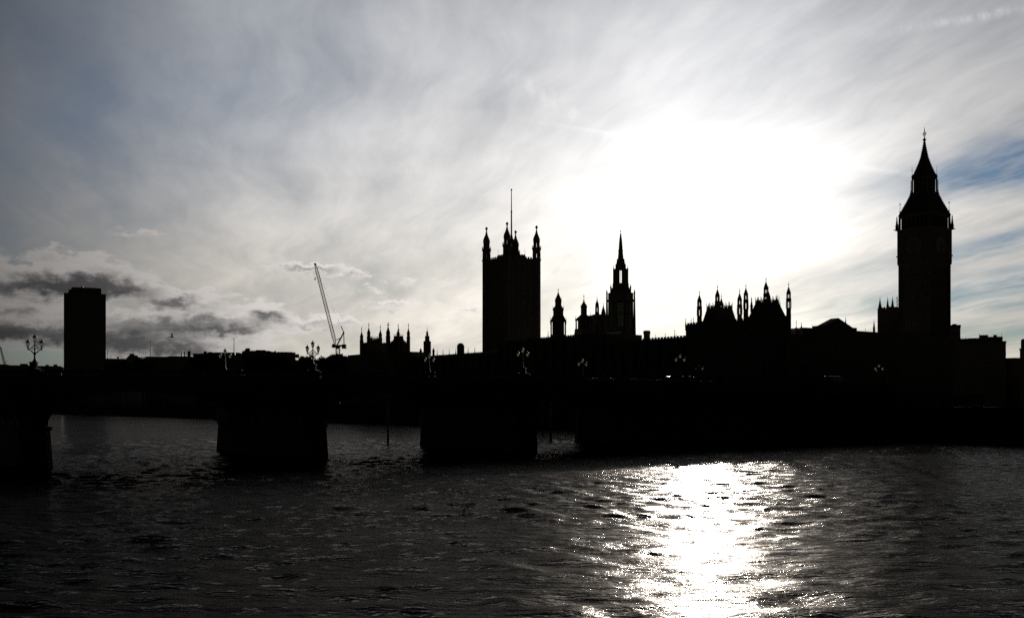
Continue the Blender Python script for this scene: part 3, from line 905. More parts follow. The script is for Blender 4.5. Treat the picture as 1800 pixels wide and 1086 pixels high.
# ------------------------------------------------------------------ central spire
YS = 500.0; MS = YS / FPX
cs = tower_root('central_spire', 1091, YS, 'slender octagonal lantern tower and needle spire in the middle of the palace', rz=math.atan2(-51.3, 500) + math.pi / 8)
zs = lambda py: zy(py, YS) - GZ
b = MB()
b.lathe(0, 0, [(0, 9.2), (zs(602), 9.0), (zs(592), 7.2), (zs(588), 6.4)], 8)
rb = 6.0
for k in range(8):                            # eight walls, each with one tall window
    a0, a1 = math.pi / 4 * k, math.pi / 4 * (k + 1)
    p0 = Vector((rb * math.cos(a0), rb * math.sin(a0), 0)); p1 = Vector((rb * math.cos(a1), rb * math.sin(a1), 0))
    nrm = ((p0 + p1) / 2).normalized() * .35
    def slab(t0, t1, za, zb):
        q0 = p0.lerp(p1, t0); q1 = p0.lerp(p1, t1); up = Vector((0, 0, 1))
        vs = [q0 + up * za, q1 + up * za, q1 + nrm + up * za, q0 + nrm + up * za, q0 + up * zb, q1 + up * zb, q1 + nrm + up * zb, q0 + nrm + up * zb]
        b.add(vs, [(3, 2, 1, 0), (4, 5, 6, 7), (0, 1, 5, 4), (1, 2, 6, 5), (2, 3, 7, 6), (3, 0, 4, 7)])
    slab(0, .24, zs(590), zs(517)); slab(.76, 1, zs(590), zs(517))
    slab(.24, .76, zs(590), zs(575)); slab(.24, .76, zs(530), zs(517)); slab(.24, .76, zs(552), zs(550))
b.lathe(0, 0, [(zs(518), 6.4), (zs(516), 6.4), (zs(515), 5.3), (zs(503), 3.95), (zs(502), 4.15), (zs(499), 4.15), (zs(498.5), 3.2)], 8)
b.build('octagon', STONE, cs)
for k in range(8):
    a0, a1 = math.pi / 4 * k, math.pi / 4 * (k + 1)
    p0 = Vector((rb * math.cos(a0), rb * math.sin(a0), 0)); p1 = Vector((rb * math.cos(a1), rb * math.sin(a1), 0))
    q = MB()
    for t in (.37, .5, .63):
        c_ = p0.lerp(p1, t); q.tube(c_ + Vector((0, 0, zs(576))), c_ + Vector((0, 0, zs(529))), .13, n=4)
    for py in (570, 564, 558, 545, 539, 534):
        q.tube(p0.lerp(p1, .23) + Vector((0, 0, zs(py))), p0.lerp(p1, .77) + Vector((0, 0, zs(py))), .10, n=4)
    wn = q.build('window', STONE, cs)
    gq = MB(); qa = p0.lerp(p1, .23); qb = p0.lerp(p1, .77); nn_ = ((p0 + p1) / 2).normalized() * .1
    gq.add([qa + nn_ + Vector((0, 0, zs(576))), qb + nn_ + Vector((0, 0, zs(576))), qb + nn_ + Vector((0, 0, zs(529))), qa + nn_ + Vector((0, 0, zs(529)))], [(0, 1, 2, 3)])
    gq.build('window_glass', LEADED, wn)
for k in range(8):
    an = math.pi / 4 * k + math.pi / 8
    for an, r_, tp, bt in ((math.pi / 4 * k, 7.0, 509, 592), (math.pi / 4 * k, 5.0, 500, 517)):
        q = MB()
        cx_, cy_ = r_ * math.cos(an), r_ * math.sin(an)
        q.lathe(cx_, cy_, [(zs(bt), .75 if r_ > 6 else .4), (zs(tp + 22) if r_ > 6 else zs(511), .42 if r_ > 6 else .36), (zs(tp + 8) if r_ > 6 else zs(507), .36), (zs(tp + 7) if r_ > 6 else zs(506.5), .46), (zs(tp), .03)], 6)
        if r_ > 6:
            for py in (586, 566, 530):
                q.tube((cx_, cy_, zs(py)), (5.9 * math.cos(an), 5.9 * math.sin(an), zs(py - 3)), .28, .28, 5)
        q.build('flying_pinnacle' if r_ > 6 else 'pinnacle', STONE, cs)
b = MB()
b.ring_posts(0, 0, 3.0, zs(499), zs(473), 8, .75, 0)
b.ring_posts(0, 0, 2.7, zs(499), zs(486), 8, .16, math.pi / 8); b.ring_posts(0, 0, 2.7, zs(486), zs(474), 8, .16, math.pi / 8)
b.lathe(0, 0, [(zs(474.5), 2.6), (zs(472), 2.5), (zs(470), 2.45), (zs(457), 1.95), (zs(456), 2.05), (zs(455), 1.5)], 8)
b.build('open_lantern', STONE, cs)
for k in range(8):
    an = math.pi / 4 * k
    MB().lathe(3.6 * math.cos(an), 3.6 * math.sin(an), [(zs(500), .34), (zs(476), .30), (zs(475), .36), (zs(472), .2), (zs(465), .03)], 6).build('lantern_pinnacle', STONE, cs)
    MB().lathe(2.45 * math.cos(an), 2.45 * math.sin(an), [(zs(473), .26), (zs(467), .22), (zs(462), .03)], 6).build('upper_pinnacle', STONE, cs)
b = MB()
b.lathe(0, 0, [(zs(456), 1.5), (zs(442), 1.12), (zs(441.5), 1.3), (zs(440.5), 1.3), (zs(440), 1.08), (zs(425), .8), (zs(413), .36), (zs(412), .5), (zs(411), .3)], 8)
b.build('needle_spire', STONE, cs)
finial(cs, 0, 0, zs(411), zs(402.5), .28, vane=False)


# ------------------------------------------------------------------ ventilation towers and turrets behind the river front
def silhouette_tower(name, px, Y, label, spec, n=4, cat='tower', mt=None, fin=None, pins=(), group=None):
    r = tower_root(name, px, Y, label, cat, group); m = Y / FPX
    zf = lambda py: zy(py, Y) - GZ
    for part, kind, data in spec:
        b = MB()
        if kind == 'p':
            b.lathe(0, 0, [(zf(py), max(.03, hw * m)) for py, hw in data], n, math.pi / n)
        else:
            a_, c_, hw = data
            if n == 4:
                h = hw * m / SQ
                for u in (-1, -.33, .33, 1):
                    for v in (-1, 1):
                        b.box(u * h * .9 - .22, u * h * .9 + .22, v * h * .9 - .22, v * h * .9 + .22, zf(a_), zf(c_))
                        b.box(v * h * .9 - .22, v * h * .9 + .22, u * h * .9 - .22, u * h * .9 + .22, zf(a_), zf(c_))
            else:
                b.ring_posts(0, 0, hw * m * .84, zf(a_), zf(c_), 8, hw * m * .22, math.pi / 8)
        b.build(part, (ROOF if 'roof' in part or 'spire' in part or 'dome' in part else STONE) if mt is None else mt, r)
    if fin: finial(r, 0, 0, zf(fin[0]), zf(fin[1]), fin[2] * m, vane=False)
    for (d, pa, pb, hw) in pins:              # corner pinnacles at d px from the middle
        h = d * m / SQ
        for sx in (-1, 1):
            for sy in (-1, 1):
                spike(r, sx * h, sy * h, zf(pa), zf(pb), hw * m)
    return r


silhouette_tower('ventilation_tower', 981.3, 450, 'dark stepped tower with a short pyramid spire between the square tower and the needle spire',
    [('base', 'p', [(711, 15.5), (592, 15), (591.5, 14.2), (588, 14)]), ('open_stage', 'o', (588, 566, 14)), ('core', 'p', [(589, 10.5), (564, 10.5)]),
     ('lower_roof', 'p', [(566, 14.2), (564, 14), (560, 12.4), (555, 9.6), (554, 9.2)]), ('middle_stage', 'p', [(556, 9), (543.5, 9), (543, 9.6), (542, 9.4), (540, 7.5), (537.5, 5.8)]),
     ('top_stage', 'p', [(538, 5.6), (528, 5.6), (527, 5.9)]), ('spire', 'p', [(527.2, 5.8), (524, 4.6), (517, 1.6), (513.5, .7)])],
    fin=(514, 506, .9), pins=((14, 570, 555, .55), (9.3, 546, 536, .5), (5.6, 531, 523, .4)))
silhouette_tower('domed_turret', 1026.3, 452, 'broad stair turret with an ogee cap and open base stage left of the needle spire',
    [('base', 'p', [(711, 18), (592, 17.6), (578, 16)]), ('open_stage', 'o', (578, 563, 15)), ('core', 'p', [(579, 8), (562, 8)]), ('lower_roof', 'p', [(563.5, 15.4), (561, 15), (556, 9), (553, 5.6)]),
     ('drum', 'p', [(554, 5.4), (540, 5.4), (539.3, 6), (538.3, 6)]), ('dome', 'p', [(538.5, 5.2), (535.5, 4.4), (532, 2.1), (528, .9), (526, .7)])], n=4, cat='turret',
    fin=(527, 515, .8), pins=((15, 564, 554, .5), (5.4, 541, 534, .35)))
for px, tp, lab in ((1049.6, 522, 'slim lantern turret with a pointed cap, nearer the domed turret of the pair beside it'), (1060.6, 533, 'shorter lantern turret tucked against the left side of the needle spire tower')):
    silhouette_tower('lantern_turret', px, 455, lab,
        [('base', 'p', [(711, 5), (553, 4.4), (548, 3.8)]), ('open_stage', 'o', (548, tp + 18, 3.6)), ('dome', 'p', [(tp + 18.5, 3.3), (tp + 16, 3.5), (tp + 12, 3.1), (tp + 7, 1.2), (tp + 3, .5)])], n=8, cat='turret',
        fin=(tp + 4, tp - 2, .55), group='lantern turrets left of the needle spire')
silhouette_tower('stepped_turret', 751, 470, 'small stepped turret with a round cap standing alone left of the square tower',
    [('base', 'p', [(711, 7), (602, 6.7), (600.5, 7), (600, 6.2), (599, 4.6)]), ('middle_stage', 'p', [(600, 4.2), (591.5, 4), (590.8, 3.6), (590, 2.2)]),
     ('dome', 'p', [(590.5, 2), (586, 2.1), (583.5, 1.7), (581, .8), (580, .4)])], n=8, cat='turret', fin=(581, 573, .45), pins=((6.4, 604, 598, .35), (3.8, 593, 588, .28)))
for px, lab in ((739.6, 'little octagonal stair turret just left of the stepped turret'), (762, 'little octagonal stair turret just right of the stepped turret')):
    silhouette_tower('stair_turret', px, 466, lab, [('shaft_stage', 'p', [(711, 2.1), (618, 2), (617.5, 2.3), (616.5, 2.3), (614, 1.4), (612, .5)])], n=8, cat='turret', fin=(612.5, 609, .35), group='small turrets beside the stepped turret')
silhouette_tower('ventilator', 809.7, 446, 'squat chamfered ventilator block on the roofline left of the square tower',
    [('base', 'p', [(711, 7.2), (610.5, 6.6), (609.5, 7)]), ('dome', 'p', [(609.5, 6.6), (606.5, 6.2), (604.5, 4.2), (603.2, 3.6)])], n=8, cat='ventilator')
hb_ = tower_root('palace_hall', 1051, 472, 'dark battlemented hall block between the domed turret and the needle spire', 'building')
b = MB(); m_ = 472 / FPX; zf = lambda py: zy(py, 472) - GZ; h = 19.5 * m_ / 1.41
b.box(-h, h, -h, h, 0, zf(556.5)); battlement(b, -h, h, -h, h, zf(556.5), .5, .9, .3); b.box(-h - .3, h + .3, -h - .3, h + .3, zf(577), zf(576))
b.build('wall', STONE, hb_)
q = MB(); q.frus(-h + .5, h - .5, -h + .5, h - .5, zf(556), -h * .4, h * .4, -h * .4, h * .4, zf(552.5)); q.build('roof', SLATE, hb_)
for d, tp in ((-13.5, 548.5), (-9, 552)):
    spike(hb_, d * m_ * .6, -d * m_ * .8, zf(560), zf(tp), .9 * m_)
ch = tower_root('crenellated_chimney', 1137, 346, 'square crenellated chimney stack on the palace roof right of the needle spire', 'chimney')
b = MB(); m_ = 346 / FPX; zf = lambda py: zy(py, 346) - GZ; h = 5.6 * m_ / SQ
b.box(-h, h, -h, h, 0, zf(586)); b.frus(-h, h, -h, h, zf(587.5), -h * 1.15, h * 1.15, -h * 1.15, h * 1.15, zf(586)); b.box(-h * 1.15, h * 1.15, -h * 1.15, h * 1.15, zf(586), zf(583.5))
battlement(b, -h * 1.15, h * 1.15, -h * 1.15, h * 1.15, zf(583.5), .45, .55, .2)
b.build('stack', STONE, ch)


# ------------------------------------------------------------------ pavilion towers at both ends of the river front
def pavilion(px, Y, label, tur, roof_top, roof_base, roof_hw_top, roof_hw_base, body_top, mids, sp=None, w=4.2, open_=True, turn=-7.0):
    r = tower_root('pavilion_tower', px, Y, label, 'tower', 'pavilion towers on the river front', TH + R(turn))
    m = Y / FPX; zf = lambda py: zy(py, Y) - GZ
    b = MB(); b.box(-w, w, -w, w, 0, zf(body_top)); battlement(b, -w, w, -w, w, zf(body_top), .7, 1.1, .3)
    for k in (-2, -1, 0, 1, 2):
        for sgn in (-1, 1):
            b.box(k * 1.5 - .2, k * 1.5 + .2, sgn * w - .2, sgn * w + .2, 0, zf(body_top) - .3); b.box(sgn * w - .2, sgn * w + .2, k * 1.5 - .2, k * 1.5 + .2, 0, zf(body_top) - .3)
    b.build('body', STONE, r)
    ht = roof_hw_top * m / 1.40; hb = roof_hw_base * m / 1.40
    q = MB(); q.frus(-hb, hb, -hb, hb, zf(roof_base), -ht, ht, -ht, ht, zf(roof_top))
    rf = q.build('roof', ROOF, r)
    cr = MB()                                 # iron cresting along the flat top
    n = 16
    for k in range(n + 1):
        u = -ht + 2 * ht * k / n
        for sgn in (-1, 1):
            for (x, y) in ((u, sgn * ht), (sgn * ht, u)):
                cr.tube((x, y, zf(roof_top) - .1), (x, y, zf(roof_top) + (1.0 if k % 4 else 1.9)), .10, .06, 4)
    for sgn in (-1, 1):
        for dz_ in (.3, .75):
            z = zf(roof_top) + dz_
            cr.tube((-ht, sgn * ht, z), (ht, sgn * ht, z), .05, n=4); cr.tube((sgn * ht, -ht, z), (sgn * ht, ht, z), .05, n=4)
    cr.build('cresting', ROOF, rf)
    for sx in (-1, 1):
        for sy in (-1, 1):
            tp = tur[(sx, sy)]
            k = 1.0
            if open_:
                spec = [('p', [(711, 4.6), (body_top - 2, 4.5), (body_top - 14, 4.3), (tp + 41, 4.7)]), ('o', tp + 41, tp + 30, 4.9), ('p', [(tp + 30.5, 4.7), (tp + 28, 4.7), (tp + 27.5, 4.9), (tp + 25, 4.9), (tp + 24, 3.6)]),
                        ('o', tp + 24.5, tp + 17, 4.1), ('p', [(tp + 17.5, 3.8), (tp + 16, 4.3), (tp + 14, 4.0), (tp + 10, 2.5), (tp + 5, .9), (tp + 4, .6)])]
            else:
                spec = [('p', [(711, 3.5), (tp + 24, 3.3), (tp + 23, 3.7), (tp + 21.5, 3.3), (tp + 17, 2.6), (tp + 16, 3.1), (tp + 13, 2.9), (tp + 9, 1.3), (tp + 6, .7), (tp + 4.5, .5)])]
            t = stage_turret(r, sx * w, sy * w, m, zf, spec)
            finial(t, sx * w, sy * w, zf(tp + 5.5), zf(tp - 4), .55 * m * 1.6)
    for (dx_, tp, bt, hw) in mids:            # small roof pinnacles, dx px sideways from the middle
        u = dx_ * m
        spike(r, u * .66, -u * .75, zf(bt), zf(tp), hw * m)
    return r


def TU(l, mn, mf, rr): return {(-1, 1): l, (-1, -1): mn, (1, 1): mf, (1, -1): rr}


YB = LW(206, 88).y; YA = LW(206, 69.6).y
pavilion(1264.6, YB, 'pavilion tower with a steep crested roof, left of the pair below the sun', TU(513, 508, 517, 512), 543, 568, 22, 30, 568,
         ((-19, 532, 547, 1.6), (-14, 535, 547, 1.4), (-9, 537, 546, 1.1), (9, 537, 546, 1.1), (17, 529, 547, 1.8), (21, 534, 547, 1.4)))
pavilion(1348.5, YA, 'taller pavilion tower with a steep crested roof, right of the pair below the sun', TU(501, 495, 503, 501), 533, 566, 20, 36, 560,
         ((-27, 520, 548, 2.3), (-17, 522, 539, 2.0), (-20, 528, 542, 1.4), (-12, 526, 537, 1.3), (-7, 528, 537, 1.2), (10, 525, 537, 1.2), (17, 518, 538, 1.9), (22, 530, 548, 1.4)))
YL = LW(206, 308).y; YR = LW(206, 286).y
pavilion(658.5, YL, 'pavilion tower with four slim turrets, left of the small pair nearest the crane', TU(577, 572.5, 572.5, 571), 598, 606, 9, 17, 605, (), open_=False, w=4.7)
pavilion(700.5, YR, 'pavilion tower with four slim turrets, right of the small pair nearest the crane', TU(570.5, 573.5, 578, 571.5), 594.5, 604, 8, 13, 602.5, (), open_=False, w=3.15, turn=14.0)

# ------------------------------------------------------------------ the long river front
pr = empty('palace_range', O0.x, O0.y, 0)
tag(pr, 'long stone palace front with a pinnacled roofline along the far bank', 'palace')
b = MB()
for (s0, s1, zt) in ((96.1, 133, 27.9), (133, 196, 31.0), (196, 276, 27.4)):
    b.box(200, 216, s0, s1, GZ, zt)
    s_ = s0 + 1.0
    while s_ < s1:
        b.box(199.2, 200.0, s_ - .45, s_ + .45, GZ, zt - .5); s_ += 5.5
    for k in range(int((s1 - s0) / 1.4)):
        b.box(199.95, 200.3, s0 + k * 1.4 + .2, s0 + k * 1.4 + 1.0, zt, zt + .45)
b.box(200, 208, 66, 96, GZ, 31.5)
for k in range(25): b.box(200.1, 200.5, 66.5 + k * 1.18, 67.2 + k * 1.18, 31.5, 32.0)
b.box(201, 215, 276, 324, GZ, 31)
b.build('river_wall_front', STONE, pr)
b = MB()
b.box(216.2, 292, 86, 322, GZ, 25.5)
for (s0, s1, zt) in ((100, 133, 28.6), (133, 196, 31.9), (196, 276, 28.2)):
    b.ext_y([(202, zt - 2.4), (208, zt), (214, zt - 2.4)], s0 + .5, s1 - .5)
b.build('roof', SLATE, pr)


def s_on(px, e=200.0):
    r = (px - 900) / FPX; p = O0 + E * e
    return (p.x - r * p.y) / (-S.x + r * S.y)


for px, top, base, hw in ((768.5, 613, 627, .9), (778.8, 612.5, 626.5, .9), (789.6, 612, 625.5, .9), (801, 610, 621, .8), (822.8, 609, 621, .8), (834.6, 608, 621, .9),
                          (963.3, 580, 597, 1.2), (1151.8, 586, 599, .9), (1169.5, 584, 599, 1.0), (1185.8, 577, 599, 1.2), (1189, 585, 599, .7),
                          (1205.3, 557.5, 572, 1.3), (1214.8, 558, 572, 1.2), (1219, 556, 572, 1.3)):
    s_ = s_on(px, 200.6); Yp = (O0 + E * 200.6 + S * s_).y
    spike(pr, 200.6, s_, zy(base, Yp) - 1.5, zy(top, Yp), hw * Yp / FPX)

# ------------------------------------------------------------------ north wing towards the clock tower
nw = empty('north_wing', O0.x, O0.y, 0)
tag(nw, 'low palace wing with a shallow pediment gable joining the pavilions to the clock tower', 'building')
b = MB()
b.box(214.8, 290, 64, 90, GZ, 28.9)
b.box(208, 214.8, 64.2, 90, GZ, 27.3)
b.box(222.2, 239.0, 63.6, 66.6, 28.8, 30.3)
b.build('wall', STONE, nw)
b = MB()
b.ext_y([(222.8, 29.9), (230.6, 32.9), (238.4, 29.9)], 63.8, 66.5)
b.ext_y([(215.4, 28.9), (218, 29.7), (289, 29.7), (290, 28.9)], 66, 89)
b.build('roof', SLATE, nw)
for px, top, base, hw, in ((1399.5, 563, 587, 4.4), (1408.5, 567, 584, 2.8)):
    r_ = (px - 900) / FPX; s0_ = 66.0
    p = O0 + S * s0_; e_ = (r_ * p.y - p.x) / (E.x - r_ * E.y); Yp = (p + E * e_).y
    q = MB(); m_ = Yp / FPX
    q.lathe(e_, s0_, [(zy(base, Yp), hw * m_), (zy(base - 9, Yp), hw * m_ * .5), (zy(base - 13, Yp), .5 * m_), (zy(top + 4, Yp), .35 * m_), (zy(top + 3.4, Yp), .8 * m_), (zy(top + 2.6, Yp), .3 * m_), (zy(top, Yp), .1)], 8)
    q.build('gablet', ROOF, nw)
for px, top, base, hw in ((1486.4, 556, 574, 1.6), (1536.2, 561, 580, 2.0), (1427.5, 570, 579, .3), (1503, 576, 581, .3), (1521, 576, 581, .3)):
    r_ = (px - 900) / FPX; s0_ = 65.0
    p = O0 + S * s0_; e_ = (r_ * p.y - p.x) / (E.x - r_ * E.y); Yp = (p + E * e_).y
    MB().lathe(e_, s0_, [(zy(base, Yp) - 1, hw * Yp / FPX), (zy(base - 3, Yp), hw * Yp / FPX), (zy(top + 3, Yp), .25 * Yp / FPX), (zy(top, Yp), .03)], 8).build('spirelet' if hw > 1 else 'lightning_rod', STONE, nw)
YK = 345.0
kb = tower_root('turreted_block', 1562.5, YK, 'square block with pointed pinnacles against the left side of the clock tower', 'building')
m_ = YK / FPX; zf = lambda py: zy(py, YK) - GZ
b = MB(); h = 19.0 * m_ / 1.4
b.box(-h, h, -h, h, 0, zf(543)); b.frus(-h, h, -h, h, zf(544.5), -h - .15, h + .15, -h - .15, h + .15, zf(543)); battlement(b, -h, h, -h, h, zf(543), .5, 1.0, .3)
b.build('wall', STONE, kb)
for x, y in ((-h + .55, h - .55), (-h + .4, -h + .4), (h - .4, -h + .4)): pass
for px, hw in ((1547.6, 3.1), (1560.5, 2.6), (1568.6, 3.0)):
    u = (px - 1562.5) * m_; pos = {1547.6: (u * .66, -u * .75), 1560.5: (h * .8 - .2, h * .8), 1568.6: (-.2 - h * .3, -h * .8)}[px]
    r_ = px2x(px, YK) - px2x(1562.5, YK)
    lx, ly = (r_ * .66, -r_ * .75)
    MB().lathe(lx, ly, [(zf(544), hw * m_), (zf(538), hw * m_ * .8), (zf(537.5), hw * m_ * .95), (zf(536), hw * m_ * .7), (zf(524), .3 * m_), (zf(520.5), .03)], 8).build('pinnacle', STONE, kb)
q = MB(); r_ = (1576.2 - 1562.5) * m_; lx, ly = r_ * .66, -r_ * .75
q.tube((lx, ly, zf(543)), (lx, ly, zf(521)), .09, .06)
for k in range(5): q.ball((lx + (.12 if k % 2 else -.12), ly, zf(524 + k * 3.8)), .22)
q.build('weather_vane', ROOF, kb)


# ------------------------------------------------------------------ other buildings
def block(name, px0, px1, Y, label, tops, cat='building', mt=None, rz=None, group=None, dep=14.0, prt='wall'):
    """tops: (px0, px1, py, part) boxes stacked from the ground, all real boxes dep metres deep, front turned to the river"""
    pm = (px0 + px1) / 2
    r = empty(name, px2x(pm, Y), Y, GZ, math.atan2(-px2x(pm, Y), Y) if rz is None else rz)
    tag(r, label, cat, group)
    m = Y / FPX * 1.0
    ca = math.hypot(1, (pm - 900) / FPX)
    for i, (a, c, py, part) in enumerate(tops):
        b = MB(); x0, x1 = (a - pm) * m / ca, (c - pm) * m / ca
        z1 = zy(py, Y) - GZ; z0 = 0 if i == 0 else zy(tops[0][2], Y) - GZ - 1.0
        dd = dep - i * 1.2
        if part in ('roof', 'roof_storey') and i:
            b.box(x0, x1, -dd / 2, dd / 2, z0, z0 + (z1 - z0) * .35)
            ins = min((x1 - x0) * .22, 5.0); b.frus(x0, x1, -dd / 2, dd / 2, z0 + (z1 - z0) * .35, x0 + ins, x1 - ins, -dd / 2 + 2.5, dd / 2 - 2.5, z1)
        else:
            b.box(x0, x1, -dd / 2, dd / 2, z0, z1)
        if i == 0:                            # storey bands and a parapet lip
            k = 3.6
            while k < z1 - 2:
                b.box(x0 - .08, x1 + .08, -dd / 2 - .12, dd / 2 + .12, k, k + .35); k += 3.6
            b.box(x0 - .18, x1 + .18, -dd / 2 - .2, dd / 2 + .2, z1 - .5, z1 + .02)
        b.build(part, mt or STONE2, r)
    return r


YM = 1100.0
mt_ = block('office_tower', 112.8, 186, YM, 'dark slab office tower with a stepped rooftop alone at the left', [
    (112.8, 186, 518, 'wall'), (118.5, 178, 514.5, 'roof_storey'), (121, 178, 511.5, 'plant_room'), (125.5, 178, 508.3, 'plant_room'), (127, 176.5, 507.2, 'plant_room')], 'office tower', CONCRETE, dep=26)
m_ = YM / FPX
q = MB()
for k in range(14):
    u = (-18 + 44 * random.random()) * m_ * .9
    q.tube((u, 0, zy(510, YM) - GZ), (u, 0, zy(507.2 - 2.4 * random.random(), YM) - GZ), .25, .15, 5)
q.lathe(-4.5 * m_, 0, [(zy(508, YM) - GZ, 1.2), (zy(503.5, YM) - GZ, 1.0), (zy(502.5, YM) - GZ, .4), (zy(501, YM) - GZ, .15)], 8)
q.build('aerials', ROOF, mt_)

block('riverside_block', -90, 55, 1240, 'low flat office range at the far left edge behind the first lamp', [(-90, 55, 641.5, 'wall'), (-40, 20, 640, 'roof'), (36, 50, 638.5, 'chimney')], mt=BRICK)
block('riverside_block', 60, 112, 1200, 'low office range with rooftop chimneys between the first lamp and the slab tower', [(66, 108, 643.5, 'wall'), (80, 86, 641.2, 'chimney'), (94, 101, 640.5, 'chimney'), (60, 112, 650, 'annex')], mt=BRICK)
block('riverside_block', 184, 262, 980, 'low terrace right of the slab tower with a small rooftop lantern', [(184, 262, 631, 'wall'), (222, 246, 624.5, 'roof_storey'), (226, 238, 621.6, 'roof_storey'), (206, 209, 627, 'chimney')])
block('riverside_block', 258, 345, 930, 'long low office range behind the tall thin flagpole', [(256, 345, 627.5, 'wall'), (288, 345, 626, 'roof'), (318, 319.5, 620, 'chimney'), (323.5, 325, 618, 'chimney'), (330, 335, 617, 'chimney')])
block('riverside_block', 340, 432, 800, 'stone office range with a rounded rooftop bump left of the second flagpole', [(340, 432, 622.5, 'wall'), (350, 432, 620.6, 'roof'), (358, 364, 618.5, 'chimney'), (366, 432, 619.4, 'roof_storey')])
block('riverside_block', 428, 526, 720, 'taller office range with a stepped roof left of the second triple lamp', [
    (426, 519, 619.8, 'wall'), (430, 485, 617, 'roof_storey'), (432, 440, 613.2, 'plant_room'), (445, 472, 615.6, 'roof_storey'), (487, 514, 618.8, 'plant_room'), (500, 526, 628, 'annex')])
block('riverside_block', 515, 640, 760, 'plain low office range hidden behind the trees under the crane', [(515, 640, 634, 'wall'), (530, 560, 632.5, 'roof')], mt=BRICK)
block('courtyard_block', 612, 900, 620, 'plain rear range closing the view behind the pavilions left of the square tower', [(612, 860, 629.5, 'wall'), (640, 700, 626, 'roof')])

for px, Y, top, base, lab in ((264.4, 915, 597.5, 629, 'thin bare flagpole rising from a low roof right of the slab tower'), (411.3, 790, 595.5, 621, 'thin bare flagpole rising from the roof beside the far parapet lamp')):
    o = tag(empty('flagpole', px2x(px, Y), Y, zy(base, Y)), lab, 'flagpole', 'bare flagpoles on the left roofs')
    h = zy(top, Y) - zy(base, Y)
    q = MB().tube((0, 0, 0), (0, 0, h), .30, .20, 8); q.build('pole', ROOF, o)
    MB().lathe(0, 0, [(-1.0, 1.2), (.6, .8), (1.0, .3)], 6).ball((0, 0, h), .42).build('base', ROOF, o)
for px, top in ((189, 612), (195, 622)):
    o = tag(empty('aerial_mast', px2x(px, 975), 975, zy(632, 975)), {189: 'branched aerial close to the right edge of the slab tower', 195: 'short thin aerial on the terrace right of the slab tower'}[px], 'aerial')
    h = zy(top, 975) - zy(632, 975); q = MB().tube((0, 0, 0), (0, 0, h), .22, .12, 6)
    if px == 189: q.tube((-.6, 0, h * .5), (.6, 0, h * .62), .2); q.tube((0, 0, h * .66), (.7, 0, h * .8), .25)
    q.build('mast', ROOF, o)

# right of the clock tower
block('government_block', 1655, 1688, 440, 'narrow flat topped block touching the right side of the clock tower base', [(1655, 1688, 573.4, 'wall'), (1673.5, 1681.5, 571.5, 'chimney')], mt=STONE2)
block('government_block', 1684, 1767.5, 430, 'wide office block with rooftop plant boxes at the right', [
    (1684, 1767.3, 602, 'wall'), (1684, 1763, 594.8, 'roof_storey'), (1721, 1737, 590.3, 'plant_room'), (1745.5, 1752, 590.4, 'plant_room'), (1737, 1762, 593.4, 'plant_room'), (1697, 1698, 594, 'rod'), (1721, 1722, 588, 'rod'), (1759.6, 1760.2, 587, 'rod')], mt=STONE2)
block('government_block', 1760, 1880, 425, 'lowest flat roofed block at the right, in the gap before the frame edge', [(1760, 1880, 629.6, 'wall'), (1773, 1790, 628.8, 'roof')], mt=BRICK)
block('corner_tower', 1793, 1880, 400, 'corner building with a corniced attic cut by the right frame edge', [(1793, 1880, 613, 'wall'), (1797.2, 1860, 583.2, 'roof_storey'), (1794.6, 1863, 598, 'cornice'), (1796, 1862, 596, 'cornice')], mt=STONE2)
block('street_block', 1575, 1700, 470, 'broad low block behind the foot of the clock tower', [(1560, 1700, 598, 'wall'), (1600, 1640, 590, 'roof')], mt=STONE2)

# river walls
b = MB()
b.box(165.4, 166.9, -160, -1.0, -4.5, 6.6); b.box(165.2, 167.0, -160, -1.0, 6.6, 6.95)
for k in range(26): b.box(165.1, 167.1, -159 + k * 6.1, -158 + k * 6.1, 4, 7.25)
o = b.build('embankment_wall', GRANITE, None); o.location = (O0.x, O0.y, 0); o.rotation_euler = (0, 0, TH)
tag(o, 'granite embankment wall along the water at the right, north of the bridge', 'wall')
b = MB()
b.box(165.5, 167.2, 29.7, 334, -4.5, 7.4); b.box(165.3, 167.4, 29.7, 334, 7.4, 7.8)
o = b.build('terrace_wall', GRANITE, None); o.location = (O0.x, O0.y, 0); o.rotation_euler = (0, 0, TH)
tag(o, 'stone river terrace wall below the palace front beyond the bridge', 'wall')
b = MB()
b.box(165.6, 167.0, 334.2, 1500, -4.5, 6.7); b.box(165.4, 167.2, 334.2, 1500, 6.7, 7.0)
o = b.build('garden_river_wall', GRANITE, None); o.location = (O0.x, O0.y, 0); o.rotation_euler = (0, 0, TH)
tag(o, 'low river wall in front of the riverside trees, seen under the left arches', 'wall')


# ------------------------------------------------------------------ cranes
def lattice(b, p, q, w0, w1, seg, r=.10, up=Vector((0, 1, 0))):
    p = Vector(p); q = Vector(q); d = (q - p).normalized(); u = d.cross(up).normalized(); v = d.cross(u).normalized()
    def corner(t, i):
        w_ = (w0 + (w1 - w0) * t) / 2
        return p.lerp(q, t) + u * (w_ if i in (0, 1) else -w_) + v * (w_ if i in (0, 3) else -w_)
    for i in range(4):
        b.tube(corner(0, i), corner(1, i), r, r, 4)
    for k in range(seg):
        t0, t1 = k / seg, (k + 1) / seg
        for i in range(4):
            j = (i + 1) % 4
            b.tube(corner(t0, i), corner(t1, j) if k % 2 else corner(t1, i).lerp(corner(t1, j), 1.0), r * .55, r * .55, 3)
            b.tube(corner(t0, i), corner(t0, j), r * .55, r * .55, 3)


